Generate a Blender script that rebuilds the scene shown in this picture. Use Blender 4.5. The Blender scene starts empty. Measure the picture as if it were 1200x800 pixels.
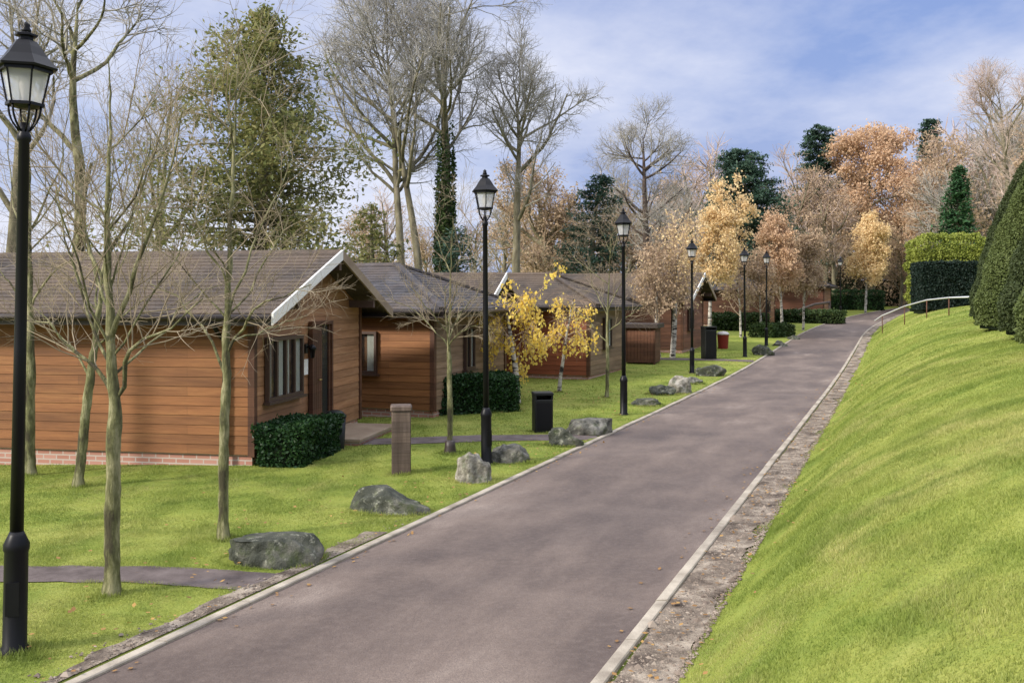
import bpy, math, random
import numpy as np
from math import radians, sin, cos, pi, tan

C = bpy.context.scene
COL = C.collection
R = np.random.default_rng(11)
random.seed(7)

# ------------------------------------------------------------------ camera numbers (metres)
EYE, F = 2.5, 1150.0          # eye height above the drive; focal length in pixels of a 1200 px wide frame
HOR = 350.0                   # image row of the horizon

# ------------------------------------------------------------------ terrain
def softplus(t, k):
    t = np.asarray(t, float)
    return np.where(t / k > 30, t, k * np.log1p(np.exp(np.clip(t / k, -60, 30))))

def xr(d):                     # right-hand kerb of the drive
    d = np.asarray(d, float)
    e = np.clip(d - 50, 0, 60)
    return -2.0 + 0.395 * d + 0.003 * e ** 2 + np.clip(d - 110, 0, None) * 0.36

def roadz(d):
    d = np.asarray(d, float)
    return 0.028 * (softplus(d - 32, 3.0) - softplus(d - 96, 6.0))

RW = 3.3                       # width across the drive measured along x
def ground(x, y):
    x = np.asarray(x, float); y = np.asarray(y, float)
    w = x - xr(y)
    u = w * 0.93
    z = roadz(y)
    H = 2.0 + 0.004 * np.clip(y - 12, 0, 24) - 0.021 * np.clip(y - 36, 0, 72)
    t = np.clip((u - 0.42) / 2.6, 0, None)
    lump = 0.05 * np.sin(0.9 * x + 1.3 * y) * np.sin(0.53 * x - 0.7 * y + 1) * np.clip(u - 0.8, 0, 1)
    bank = H * np.tanh(t) - 0.10 * np.exp(-((u - 0.75) / 0.3) ** 2) * (u > 0.42) + lump * .6
    bank = np.where(u > 0.42, np.maximum(bank, 0.0), 0.0) + np.where(u > 0.1, 0.012, 0)
    v = -(w + RW) * 0.93
    fade = 1 - np.clip((y - 22) / 10, 0, 1)
    left = 0.02 + 0.02 * np.clip(v, 0, 1) - 0.03 * np.clip(v - 3, 0, 6) * fade \
        + 0.018 * np.sin(0.8 * x + 0.5) * np.sin(0.6 * y) * np.clip(v - 0.3, 0, 1)
    z = z + np.where(w > 0.10, bank, np.where(w < -RW - 0.10, left, -0.04))
    return z

def gz(x, y): return float(ground(x, y))
def at(px, py):                # the ground point seen at a pixel of the photograph
    z = 0.0
    for _ in range(40):
        d = (EYE - z) * F / (py - HOR)
        x = (px - 600) / F * d
        z = 0.5 * z + 0.5 * gz(x, d)
    return x, d, gz(x, d)
def xd(px, d): return (px - 600) / F * d
def zd(py, d): return EYE - (py - HOR) / F * d

# ------------------------------------------------------------------ materials
def new_mat(name):
    m = bpy.data.materials.new(name); m.use_nodes = True
    nt = m.node_tree; nt.nodes.clear()
    out = nt.nodes.new('ShaderNodeOutputMaterial')
    b = nt.nodes.new('ShaderNodeBsdfPrincipled')
    nt.links.new(b.outputs[0], out.inputs[0])
    return m, nt, b, out
def N(nt, t, **kw):
    n = nt.nodes.new(t)
    for k, v in kw.items():
        if hasattr(n, k) and k not in ('inputs',): setattr(n, k, v)
        else: n.inputs[k].default_value = v
    return n
def rgba(c): return (c[0], c[1], c[2], 1)
def coords(nt, kind='Object', scale=(1, 1, 1)):
    if kind == 'Position':
        g = nt.nodes.new('ShaderNodeNewGeometry'); s = g.outputs['Position']
    else:
        g = nt.nodes.new('ShaderNodeTexCoord'); s = g.outputs[kind]
    mp = nt.nodes.new('ShaderNodeMapping'); mp.inputs['Scale'].default_value = scale
    nt.links.new(s, mp.inputs['Vector'])
    return mp.outputs[0]
def noise(nt, vec, scale, detail=4, rough=0.6):
    n = nt.nodes.new('ShaderNodeTexNoise'); n.inputs['Scale'].default_value = scale
    n.inputs['Detail'].default_value = detail; n.inputs['Roughness'].default_value = rough
    nt.links.new(vec, n.inputs['Vector']); return n.outputs['Fac']
def ramp(nt, fac, stops):
    r = nt.nodes.new('ShaderNodeValToRGB'); nt.links.new(fac, r.inputs[0])
    els = r.color_ramp.elements
    while len(els) < len(stops): els.new(0.5)
    for e, (p, c) in zip(els, stops):
        e.position = p; e.color = rgba(c) if len(c) == 3 else c
    return r.outputs[0]
def mix(nt, fac, a, b, mode='MIX'):
    m = nt.nodes.new('ShaderNodeMix'); m.data_type = 'RGBA'; m.blend_type = mode
    for sock, v in ((m.inputs[0], fac), (m.inputs[6], a), (m.inputs[7], b)):
        if hasattr(v, 'default_value'): nt.links.new(v, sock)
        elif isinstance(v, (int, float)): sock.default_value = v
        else: sock.default_value = rgba(v)
    return m.outputs[2]
def bump(nt, b, h, strength=0.4, dist=0.02):
    n = nt.nodes.new('ShaderNodeBump'); n.inputs['Strength'].default_value = strength
    n.inputs['Distance'].default_value = dist
    nt.links.new(h, n.inputs['Height']); nt.links.new(n.outputs[0], b.inputs['Normal'])

def mottled(name, c1, c2, scale=3.0, rough=0.85, bstr=0.3, bscale=30, stretch=(1, 1, 1), kind='Object', c3=None, bdist=0.02, lo=0.35, hi=0.65):
    m, nt, b, _ = new_mat(name)
    v = coords(nt, kind, stretch)
    n1 = noise(nt, v, scale, 6, 0.65)
    stops = [(lo, c1), (hi, c2)] if c3 is None else [(lo, c1), ((lo + hi) / 2, c2), (hi, c3)]
    col = ramp(nt, n1, stops)
    nt.links.new(col, b.inputs['Base Color']); b.inputs['Roughness'].default_value = rough
    b.inputs['Specular IOR Level'].default_value = 0.25
    if bstr: bump(nt, b, noise(nt, v, bscale, 5, 0.7), bstr, bdist)
    return m

def leaf_mat(name, cols, trans=0.35, rough=0.6):
    """leaves: each leaf its own tone out of cols, light passes partly through"""
    m, nt, b, out = new_mat(name)
    g = nt.nodes.new('ShaderNodeNewGeometry')
    st = [(i / max(1, len(cols) - 1), c) for i, c in enumerate(cols)]
    v = coords(nt, 'Object')
    add = nt.nodes.new('ShaderNodeMath'); add.operation = 'MULTIPLY_ADD'
    nt.links.new(noise(nt, v, 0.9, 3), add.inputs[0]); add.inputs[1].default_value = 0.9
    mul = nt.nodes.new('ShaderNodeMath'); mul.operation = 'MULTIPLY_ADD'
    nt.links.new(g.outputs['Random Per Island'], mul.inputs[0]); mul.inputs[1].default_value = 0.55; mul.inputs[2].default_value = -0.25
    nt.links.new(mul.outputs[0], add.inputs[2])
    col = ramp(nt, add.outputs[0], st)
    nt.links.new(col, b.inputs['Base Color']); b.inputs['Roughness'].default_value = rough
    b.inputs['Specular IOR Level'].default_value = 0.2
    t = nt.nodes.new('ShaderNodeBsdfTranslucent'); nt.links.new(col, t.inputs[0])
    ms = nt.nodes.new('ShaderNodeMixShader'); ms.inputs[0].default_value = trans
    nt.links.new(b.outputs[0], ms.inputs[1]); nt.links.new(t.outputs[0], ms.inputs[2])
    nt.links.new(ms.outputs[0], out.inputs[0])
    return m

def plain(name, c, rough=0.5, metal=0.0, spec=0.5):
    m, nt, b, _ = new_mat(name)
    v = coords(nt, 'Object')
    k = noise(nt, v, 9, 4)
    col = mix(nt, k, [x * 0.85 for x in c], [min(1, x * 1.12) for x in c])
    nt.links.new(col, b.inputs['Base Color'])
    b.inputs['Roughness'].default_value = rough; b.inputs['Metallic'].default_value = metal
    b.inputs['Specular IOR Level'].default_value = spec
    return m

M = {}
def mats():
    # lawn sheet
    m, nt, b, _ = new_mat('lawn'); v = coords(nt, 'Position')
    big = noise(nt, v, 0.35, 5, 0.6); fine = noise(nt, v, 5, 6, 0.7); vf = noise(nt, v, 45, 4, 0.7)
    c = ramp(nt, big, [(0.3, (0.154, 0.205, 0.040)), (0.5, (0.245, 0.283, 0.061)), (0.7, (0.345, 0.348, 0.099))])
    c = mix(nt, ramp(nt, fine, [(0.38, (0, 0, 0)), (0.72, (0.7, 0.7, 0.7))]), c, (0.25, 0.26, 0.045))
    c = mix(nt, ramp(nt, noise(nt, v, 1.3, 5, .7), [(0.46, (0, 0, 0)), (0.66, (0.55, 0.55, 0.55))]), c, (0.10, 0.16, 0.022))
    c = mix(nt, ramp(nt, vf, [(0.45, (0, 0, 0)), (0.75, (0.6, 0.6, 0.6))]), c, (0.12, 0.18, 0.024))
    nt.links.new(c, b.inputs['Base Color']); b.inputs['Roughness'].default_value = 0.9
    b.inputs['Specular IOR Level'].default_value = 0.1
    bump(nt, b, vf, 0.6, 0.04); M['lawn'] = m
    # grass blades
    m, nt, b, out = new_mat('grass_blade'); v = coords(nt, 'Position')
    g = nt.nodes.new('ShaderNodeNewGeometry')
    big = noise(nt, v, 0.35, 5, 0.6)
    c = ramp(nt, big, [(0.3, (0.195, 0.261, 0.060)), (0.5, (0.318, 0.366, 0.087)), (0.7, (0.435, 0.435, 0.139))])
    st = noise(nt, coords(nt, 'Position', (1, 0.45, 1)), 1.1, 4, 0.6)
    c = mix(nt, ramp(nt, st, [(0.50, (0, 0, 0)), (0.68, (0.75, 0.75, 0.75))]), c, (0.58, 0.52, 0.22))
    c = mix(nt, ramp(nt, noise(nt, v, 1.3, 5, .7), [(0.44, (0, 0, 0)), (0.64, (0.75, 0.75, 0.75))]), c, (0.145, 0.205, 0.038))
    c = mix(nt, ramp(nt, g.outputs['Random Per Island'], [(0, (0, 0, 0)), (1, (0.55, 0.55, 0.55))]), c, (0.17, 0.235, 0.034))
    nt.links.new(c, b.inputs['Base Color']); b.inputs['Roughness'].default_value = 0.55
    b.inputs['Specular IOR Level'].default_value = 0.25
    t = nt.nodes.new('ShaderNodeBsdfTranslucent'); nt.links.new(c, t.inputs[0])
    ms = nt.nodes.new('ShaderNodeMixShader'); ms.inputs[0].default_value = 0.4
    nt.links.new(b.outputs[0], ms.inputs[1]); nt.links.new(t.outputs[0], ms.inputs[2]); nt.links.new(ms.outputs[0], out.inputs[0])
    M['blade'] = m
    # asphalt of the drive: purple-grey, worn paler in patches
    m, nt, b, _ = new_mat('asphalt'); v = coords(nt, 'Position')
    rot = nt.nodes.new('ShaderNodeMapping'); rot.inputs['Rotation'].default_value = (0, 0, radians(21.55))
    nt.links.new(v, rot.inputs[0])
    st = nt.nodes.new('ShaderNodeMapping'); st.inputs['Scale'].default_value = (1.0, 0.35, 1); nt.links.new(rot.outputs[0], st.inputs[0])
    st2 = nt.nodes.new('ShaderNodeMapping'); st2.inputs['Scale'].default_value = (0.25, 1.2, 1); nt.links.new(rot.outputs[0], st2.inputs[0])
    n1 = noise(nt, st.outputs[0], 0.9, 6, 0.62); n2 = noise(nt, v, 60, 3, 0.8); n3 = noise(nt, st2.outputs[0], 1.0, 4, 0.6)
    c = ramp(nt, n1, [(0.32, (0.068, 0.047, 0.038)), (0.46, (0.118, 0.086, 0.070)), (0.57, (0.180, 0.135, 0.110)), (0.69, (0.30, 0.240, 0.200))])
    c = mix(nt, ramp(nt, n3, [(0.5, (0, 0, 0)), (0.72, (0.5, 0.5, 0.5))]), c, (0.21, 0.160, 0.130))
    c = mix(nt, ramp(nt, n2, [(0.4, (0, 0, 0)), (0.7, (0.5, 0.5, 0.5))]), c, (0.065, 0.047, 0.040))
    n4 = noise(nt, v, 14, 5, .75); n5 = noise(nt, v, 170, 2, .8)
    c = mix(nt, ramp(nt, n4, [(0.45, (0, 0, 0)), (0.72, (0.28, 0.28, 0.28))]), c, (0.26, 0.208, 0.178))
    c = mix(nt, ramp(nt, n5, [(0.5, (0, 0, 0)), (0.62, (0.75, 0.75, 0.75))]), c, (0.075, 0.06, 0.06))
    nt.links.new(c, b.inputs['Base Color'])
    rr = ramp(nt, n1, [(0.3, (0.62,) * 3), (0.7, (0.8,) * 3)]); nt.links.new(rr, b.inputs['Roughness'])
    b.inputs['Specular IOR Level'].default_value = 0.35
    bump(nt, b, n2, 0.5, 0.012); M['asphalt'] = m
    M['path'] = mottled('path_tarmac', (0.075, 0.058, 0.055), (0.15, 0.122, 0.115), 3.5, 0.85, 0.4, 70, kind='Position')
    M['kerb'] = mottled('kerb_concrete', (0.24, 0.205, 0.165), (0.44, 0.39, 0.32), 2.5, 0.9, 0.4, 40, kind='Position')
    M['verge'] = mottled('verge_dirt', (0.075, 0.056, 0.044), (0.21, 0.17, 0.135), 3.2, 0.95, 0.9, 30, kind='Position', c3=(0.42, 0.355, 0.285), bdist=0.04)
    M['stone'] = leaf_mat('gravel_stone', [(0.08, 0.06, 0.05), (0.20, 0.16, 0.13), (0.40, 0.34, 0.28)], 0.0, 0.9)
    # stained timber cladding: grain runs along the boards
    def timber(name, a, bcol, c3, st=(0.7, 0.7, 9)):
        m, nt, b, _ = new_mat(name); v = coords(nt, 'Object', st)
        n1 = noise(nt, v, 1.1, 6, 0.65)
        v2 = coords(nt, 'Object', (2.5, 2.5, 60)); n2 = noise(nt, v2, 1.0, 5, 0.7)
        c = ramp(nt, n1, [(0.32, a), (0.52, bcol), (0.7, c3)])
        c = mix(nt, ramp(nt, n2, [(0.42, (0, 0, 0)), (0.75, (0.5, 0.5, 0.5))]), c, [x * 0.55 for x in a])
        tc = nt.nodes.new('ShaderNodeTexCoord'); sep = nt.nodes.new('ShaderNodeSeparateXYZ'); nt.links.new(tc.outputs['Object'], sep.inputs[0])
        ad = nt.nodes.new('ShaderNodeMath'); nt.links.new(sep.outputs[0], ad.inputs[0]); nt.links.new(sep.outputs[1], ad.inputs[1])
        zz = nt.nodes.new('ShaderNodeMath'); nt.links.new(sep.outputs[2], zz.inputs[0]); zz.inputs[1].default_value = -0.16
        cb = nt.nodes.new('ShaderNodeCombineXYZ'); nt.links.new(ad.outputs[0], cb.inputs[0]); nt.links.new(zz.outputs[0], cb.inputs[1])
        br = nt.nodes.new('ShaderNodeTexBrick'); nt.links.new(cb.outputs[0], br.inputs['Vector']); br.inputs['Scale'].default_value = 1.0
        br.inputs['Brick Width'].default_value = 2.9; br.inputs['Row Height'].default_value = 0.145; br.inputs['Mortar Size'].default_value = 0.0022; br.offset = .37
        br.inputs['Color1'].default_value = (.78, .78, .78, 1); br.inputs['Color2'].default_value = (1.18, 1.16, 1.12, 1); br.inputs['Mortar'].default_value = (.5, .48, .45, 1)
        c = mix(nt, 1.0, c, br.outputs[0], 'MULTIPLY')                 # board by board tone and butt joints
        nt.links.new(c, b.inputs['Base Color']); b.inputs['Roughness'].default_value = 0.6
        b.inputs['Specular IOR Level'].default_value = 0.3
        bump(nt, b, n2, 0.25, 0.01); return m
    M['wood_orange'] = timber('timber_orange', (0.165, 0.066, 0.024), (0.235, 0.098, 0.035), (0.30, 0.140, 0.052))
    M['wood_red'] = timber('timber_red', (0.20, 0.060, 0.028), (0.28, 0.085, 0.038), (0.34, 0.115, 0.05))
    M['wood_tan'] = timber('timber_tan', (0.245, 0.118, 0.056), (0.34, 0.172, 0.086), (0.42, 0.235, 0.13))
    M['wood_brown'] = timber('timber_grey_brown', (0.18, 0.112, 0.068), (0.255, 0.165, 0.105), (0.32, 0.225, 0.15))
    M['wood_faded'] = timber('timber_faded_red', (0.15, 0.062, 0.040), (0.21, 0.088, 0.056), (0.26, 0.118, 0.075))
    M['wood_dark'] = timber('timber_dark', (0.095, 0.042, 0.026), (0.14, 0.062, 0.036), (0.18, 0.08, 0.045))
    M['wood_trim'] = timber('timber_trim', (0.070, 0.030, 0.018), (0.10, 0.044, 0.024), (0.14, 0.06, 0.032), (6, 6, 0.8))
    M['wood_grey'] = timber('timber_weathered', (0.060, 0.042, 0.034), (0.10, 0.073, 0.060), (0.16, 0.12, 0.10), (7, 7, 0.7))
    M['tan_board'] = mottled('tan_board', (0.22, 0.16, 0.11), (0.32, 0.25, 0.18), 2, 0.7, 0.2, 30)
    M['white_board'] = plain('white_board', (0.76, 0.74, 0.71), 0.5)
    M['fascia'] = plain('fascia_dark', (0.035, 0.024, 0.02), 0.5)
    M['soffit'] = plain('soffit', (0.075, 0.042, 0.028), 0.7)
    # brick plinth
    m, nt, b, _ = new_mat('plinth_brick'); v = coords(nt, 'Generated', (1, 1, 1))
    tc = nt.nodes.new('ShaderNodeTexCoord'); sep = nt.nodes.new('ShaderNodeSeparateXYZ'); nt.links.new(tc.outputs['Object'], sep.inputs[0])
    ad = nt.nodes.new('ShaderNodeMath'); nt.links.new(sep.outputs[0], ad.inputs[0]); nt.links.new(sep.outputs[1], ad.inputs[1])
    cb = nt.nodes.new('ShaderNodeCombineXYZ'); nt.links.new(ad.outputs[0], cb.inputs[0]); nt.links.new(sep.outputs[2], cb.inputs[1])
    br = nt.nodes.new('ShaderNodeTexBrick'); nt.links.new(cb.outputs[0], br.inputs['Vector'])
    br.inputs['Scale'].default_value = 1.0; br.inputs['Brick Width'].default_value = 0.225; br.inputs['Row Height'].default_value = 0.075
    br.inputs['Mortar Size'].default_value = 0.010
    br.inputs['Color1'].default_value = (0.34, 0.155, 0.11, 1); br.inputs['Color2'].default_value = (0.42, 0.22, 0.17, 1); br.inputs['Mortar'].default_value = (0.42, 0.36, 0.31, 1)
    nt.links.new(br.outputs[0], b.inputs['Base Color']); b.inputs['Roughness'].default_value = 0.9; M['brick'] = m
    # roof shingles: slate-grey with brown moss
    def shingle(name, g1, g2, moss, amt):
        m, nt, b, _ = new_mat(name); v = coords(nt, 'Object')
        n1 = noise(nt, v, 0.9, 6, 0.65); n2 = noise(nt, v, 22, 4, 0.7)
        tile = nt.nodes.new('ShaderNodeTexVoronoi'); tile.inputs['Scale'].default_value = 4.5
        nt.links.new(coords(nt, 'Object', (1, 1.0, 1.0)), tile.inputs['Vector'])
        c = ramp(nt, tile.outputs['Color'], [(0.2, g1), (0.8, g2)])
        c = mix(nt, ramp(nt, n1, [(0.40 - amt, (0, 0, 0)), (0.66 - amt, (0.85, 0.85, 0.85))]), c, moss)
        c = mix(nt, ramp(nt, n2, [(0.4, (0, 0, 0)), (0.7, (0.6, 0.6, 0.6))]), c, [x * 0.6 for x in g1])
        nt.links.new(c, b.inputs['Base Color']); b.inputs['Roughness'].default_value = 0.85
        b.inputs['Specular IOR Level'].default_value = 0.25
        bump(nt, b, n2, 0.5, 0.015); return m
    M['roof_a'] = shingle('roof_shingle', (0.050, 0.042, 0.038), (0.098, 0.082, 0.072), (0.135, 0.098, 0.070), 0.05)
    M['roof_b'] = shingle('roof_slate', (0.045, 0.045, 0.052), (0.095, 0.090, 0.098), (0.105, 0.080, 0.065), -0.04)
    M['black'] = plain('black_paint', (0.006, 0.006, 0.008), 0.42, 0, .22)
    M['black_bin'] = plain('black_plastic', (0.009, 0.010, 0.010), 0.5, 0, .25)
    M['red'] = plain('red_plastic', (0.22, 0.018, 0.02), 0.4)
    M['pale_lid'] = plain('pale_plastic', (0.55, 0.52, 0.5), 0.5)
    M['frame'] = plain('window_frame', (0.06, 0.032, 0.022), 0.5)
    M['curtain'] = mottled('curtain', (0.66, 0.63, 0.58), (0.82, 0.79, 0.74), 6, 0.9, 0.1, 20, (8, 8, 0.5))
    M['steel'] = plain('rail_steel', (0.62, 0.64, 0.66), 0.35, 0.2)
    M['brass'] = plain('brass', (0.45, 0.33, 0.12), 0.35, 0.8)
    m, nt, b, out = new_mat('window_glass'); b.inputs['Base Color'].default_value = (0.03, 0.035, 0.04, 1)
    b.inputs['Roughness'].default_value = 0.03; b.inputs['Specular IOR Level'].default_value = 0.8
    tr = nt.nodes.new('ShaderNodeBsdfTransparent'); tr.inputs[0].default_value = (0.93, 0.95, 0.94, 1)
    a1 = nt.nodes.new('ShaderNodeMixShader'); a1.inputs[0].default_value = 0.84; nt.links.new(b.outputs[0], a1.inputs[1]); nt.links.new(tr.outputs[0], a1.inputs[2])
    nt.links.new(a1.outputs[0], out.inputs[0]); M['glass'] = m
    m, nt, b, out = new_mat('lantern_glass'); b.inputs['Base Color'].default_value = (0.86, 0.87, 0.87, 1)
    b.inputs['Roughness'].default_value = 0.18; b.inputs['Specular IOR Level'].default_value = 0.4
    tr = nt.nodes.new('ShaderNodeBsdfTransparent'); tl = nt.nodes.new('ShaderNodeBsdfTranslucent'); tl.inputs[0].default_value = (0.92, 0.92, 0.92, 1)
    a1 = nt.nodes.new('ShaderNodeMixShader'); a1.inputs[0].default_value = 0.5; nt.links.new(b.outputs[0], a1.inputs[1]); nt.links.new(tl.outputs[0], a1.inputs[2])
    a2 = nt.nodes.new('ShaderNodeMixShader'); a2.inputs[0].default_value = 0.5; nt.links.new(a1.outputs[0], a2.inputs[1]); nt.links.new(tr.outputs[0], a2.inputs[2])
    nt.links.new(a2.outputs[0], out.inputs[0]); M['lantern'] = m
    # rocks
    M['rock_dark'] = mottled('rock_dark', (0.030, 0.034, 0.026), (0.070, 0.074, 0.058), 3.2, 0.95, 0.9, 16, c3=(0.155, 0.15, 0.125), bdist=0.05)
    M['rock_grey'] = mottled('rock_grey', (0.055, 0.055, 0.046), (0.13, 0.125, 0.108), 4, 0.95, 0.9, 16, c3=(0.28, 0.265, 0.235), bdist=0.05)
    M['rock_pale'] = mottled('rock_pale', (0.11, 0.10, 0.08), (0.26, 0.24, 0.20), 7, 0.95, 0.9, 18, c3=(0.44, 0.41, 0.36), bdist=0.05)
    for nm in ('rock_dark', 'rock_grey', 'rock_pale'):
        nt = M[nm].node_tree; b = [n for n in nt.nodes if n.type == 'BSDF_PRINCIPLED'][0]
        l = b.inputs['Base Color'].links[0]; src = l.from_socket
        v = coords(nt, 'Object'); k1 = noise(nt, v, 11, 5, .7); k2 = noise(nt, v, 5, 4, .6)
        c = mix(nt, ramp(nt, k1, [(.56, (0, 0, 0)), (.66, (.7, .7, .7))]), src, (.36, .36, .29))
        c = mix(nt, ramp(nt, k2, [(.54, (0, 0, 0)), (.68, (.75, .75, .75))]), c, (.055, .075, .022))
        nt.links.new(c, b.inputs['Base Color'])
    # bark
    M['bark_green'] = mottled('bark_green', (0.065, 0.058, 0.034), (0.145, 0.145, 0.065), 5, 0.95, 0.9, 28, (1.6, 1.6, 0.45), c3=(0.30, 0.28, 0.16), lo=.40, hi=.60, bdist=.03)
    M['twig_tan'] = mottled('twig_tan', (0.20, 0.155, 0.10), (0.32, 0.265, 0.185), 3, 0.85, 0, 30)
    M['bark_dark'] = mottled('bark_dark', (0.045, 0.033, 0.028), (0.12, 0.09, 0.075), 4, 0.95, 0.6, 20)
    M['bark_brown'] = mottled('bark_brown', (0.095, 0.080, 0.058), (0.165, 0.150, 0.095), 4, 0.95, 0.8, 20, (1, 1, 0.3), c3=(0.26, 0.225, 0.165))
    M['twig_grey'] = mottled('twig_grey', (0.22, 0.205, 0.185), (0.37, 0.35, 0.31), 1.0, 0.9, 0, 20)
    M['twig_brown'] = mottled('twig_brown', (0.27, 0.19, 0.135), (0.42, 0.315, 0.235), 0.6, 0.9, 0, 20)  # brown and pink twigs lightened to stand in for distance haze
    M['twig_pink'] = mottled('twig_pink', (0.34, 0.255, 0.215), (0.50, 0.40, 0.34), 0.6, 0.9, 0, 20)
    M['bark_birch'] = mottled('bark_birch', (0.035, 0.03, 0.028), (0.40, 0.37, 0.33), 4, 0.8, 0.3, 20, (1, 1, 3.0), c3=(0.52, 0.48, 0.43), lo=0.42, hi=0.56)
    # leaves
    M['leaf_yellow'] = leaf_mat('leaf_yellow', [(0.70, 0.45, 0.08), (0.84, 0.60, 0.11), (0.90, 0.72, 0.18), (0.92, 0.82, 0.28)], 0.5)
    M['leaf_gold'] = leaf_mat('leaf_gold', [(0.62, 0.44, 0.23), (0.80, 0.61, 0.34), (0.87, 0.73, 0.45)], 0.45)
    M['leaf_orange'] = leaf_mat('leaf_orange', [(0.44, 0.30, 0.19), (0.60, 0.41, 0.26), (0.71, 0.53, 0.36)], 0.4)
    M['leaf_tan'] = leaf_mat('leaf_tan', [(0.33, 0.24, 0.155), (0.46, 0.34, 0.225), (0.56, 0.43, 0.30)], 0.35)
    M['needle_olive'] = leaf_mat('needle_olive', [(0.085, 0.105, 0.042), (0.17, 0.19, 0.068), (0.28, 0.265, 0.10), (0.40, 0.32, 0.15)], 0.45)
    M['needle_dark'] = leaf_mat('needle_dark', [(0.035, 0.075, 0.055), (0.065, 0.115, 0.080), (0.11, 0.17, 0.11)], 0.3)
    M['needle_green'] = leaf_mat('needle_green', [(0.024, 0.070, 0.034), (0.05, 0.12, 0.05), (0.09, 0.17, 0.07)], 0.2)
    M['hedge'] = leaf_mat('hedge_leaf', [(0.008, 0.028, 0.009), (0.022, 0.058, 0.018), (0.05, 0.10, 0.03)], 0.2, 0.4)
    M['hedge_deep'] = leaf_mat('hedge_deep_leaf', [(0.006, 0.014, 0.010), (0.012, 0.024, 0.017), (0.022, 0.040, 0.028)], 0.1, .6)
    M['yew_deep'] = leaf_mat('yew_deep_leaf', [(0.034, 0.050, 0.020), (0.052, 0.070, 0.025), (0.078, 0.098, 0.035)], 0.2)
    M['yew'] = leaf_mat('yew_leaf', [(0.070, 0.096, 0.030), (0.100, 0.130, 0.040), (0.140, 0.168, 0.055)], 0.2)
    M['gold_hedge'] = leaf_mat('gold_hedge_leaf', [(0.13, 0.17, 0.03), (0.24, 0.28, 0.05), (0.34, 0.36, 0.09)], 0.3)
    M['ivy'] = leaf_mat('ivy_leaf', [(0.018, 0.042, 0.014), (0.045, 0.078, 0.022), (0.09, 0.115, 0.04)], 0.2)
    M['thicket'] = leaf_mat('thicket_leaf', [(0.06, 0.055, 0.035), (0.13, 0.10, 0.065), (0.22, 0.165, 0.11)], .2)
    M['core_dark'] = plain('hedge_core', (0.012, 0.018, 0.009), 0.9, 0, 0.1)
    M['litter'] = leaf_mat('leaf_litter', [(0.16, 0.09, 0.04), (0.34, 0.19, 0.07), (0.5, 0.32, 0.10)], 0.2)
mats()

# ------------------------------------------------------------------ objects
def tag(o, label=None, cat=None, group=None, kind=None):
    if label: o['label'] = label
    if cat: o['category'] = cat
    if group: o['group'] = group
    if kind: o['kind'] = kind
    return o
def thing(name, label, cat, loc=(0, 0, 0), rotz=0, group=None):
    o = bpy.data.objects.new(name, None); COL.objects.link(o)
    o.location = loc; o.rotation_euler = (0, 0, rotz); o.empty_display_size = 0.2
    return tag(o, label, cat, group)
def link(name, me, parent=None):
    o = bpy.data.objects.new(name, me); COL.objects.link(o)
    if parent is not None: o.parent = parent
    return o
def copy_tree(o, parent=None):
    c = o.copy(); COL.objects.link(c)
    if parent is not None: c.parent = parent
    for ch in list(o.children): copy_tree(ch, c)
    return c

def mesh_np(name, V, polys, mats, smooth=False):
    """V (n,3); polys list of (faces (m,k) array, material index)"""
    me = bpy.data.meshes.new(name)
    V = np.ascontiguousarray(V, np.float32)
    loops, starts, mi, pos = [], [], [], 0
    for f, k in polys:
        f = np.asarray(f, np.int32)
        if len(f) == 0: continue
        n = f.shape[1]
        loops.append(f.ravel()); starts.append(pos + n * np.arange(len(f), dtype=np.int32)); mi.append(np.full(len(f), k, np.int32))
        pos += f.size
    loops = np.concatenate(loops); starts = np.concatenate(starts); mi = np.concatenate(mi)
    me.vertices.add(len(V)); me.vertices.foreach_set('co', V.ravel())
    me.loops.add(len(loops)); me.loops.foreach_set('vertex_index', loops)
    me.polygons.add(len(starts)); me.polygons.foreach_set('loop_start', starts)
    for m in (mats if isinstance(mats, (list, tuple)) else [mats]): me.materials.append(m)
    me.polygons.foreach_set('material_index', mi)
    me.polygons.foreach_set('use_smooth', np.full(len(starts), smooth))
    me.update(calc_edges=True); me.validate()
    return me

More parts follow.
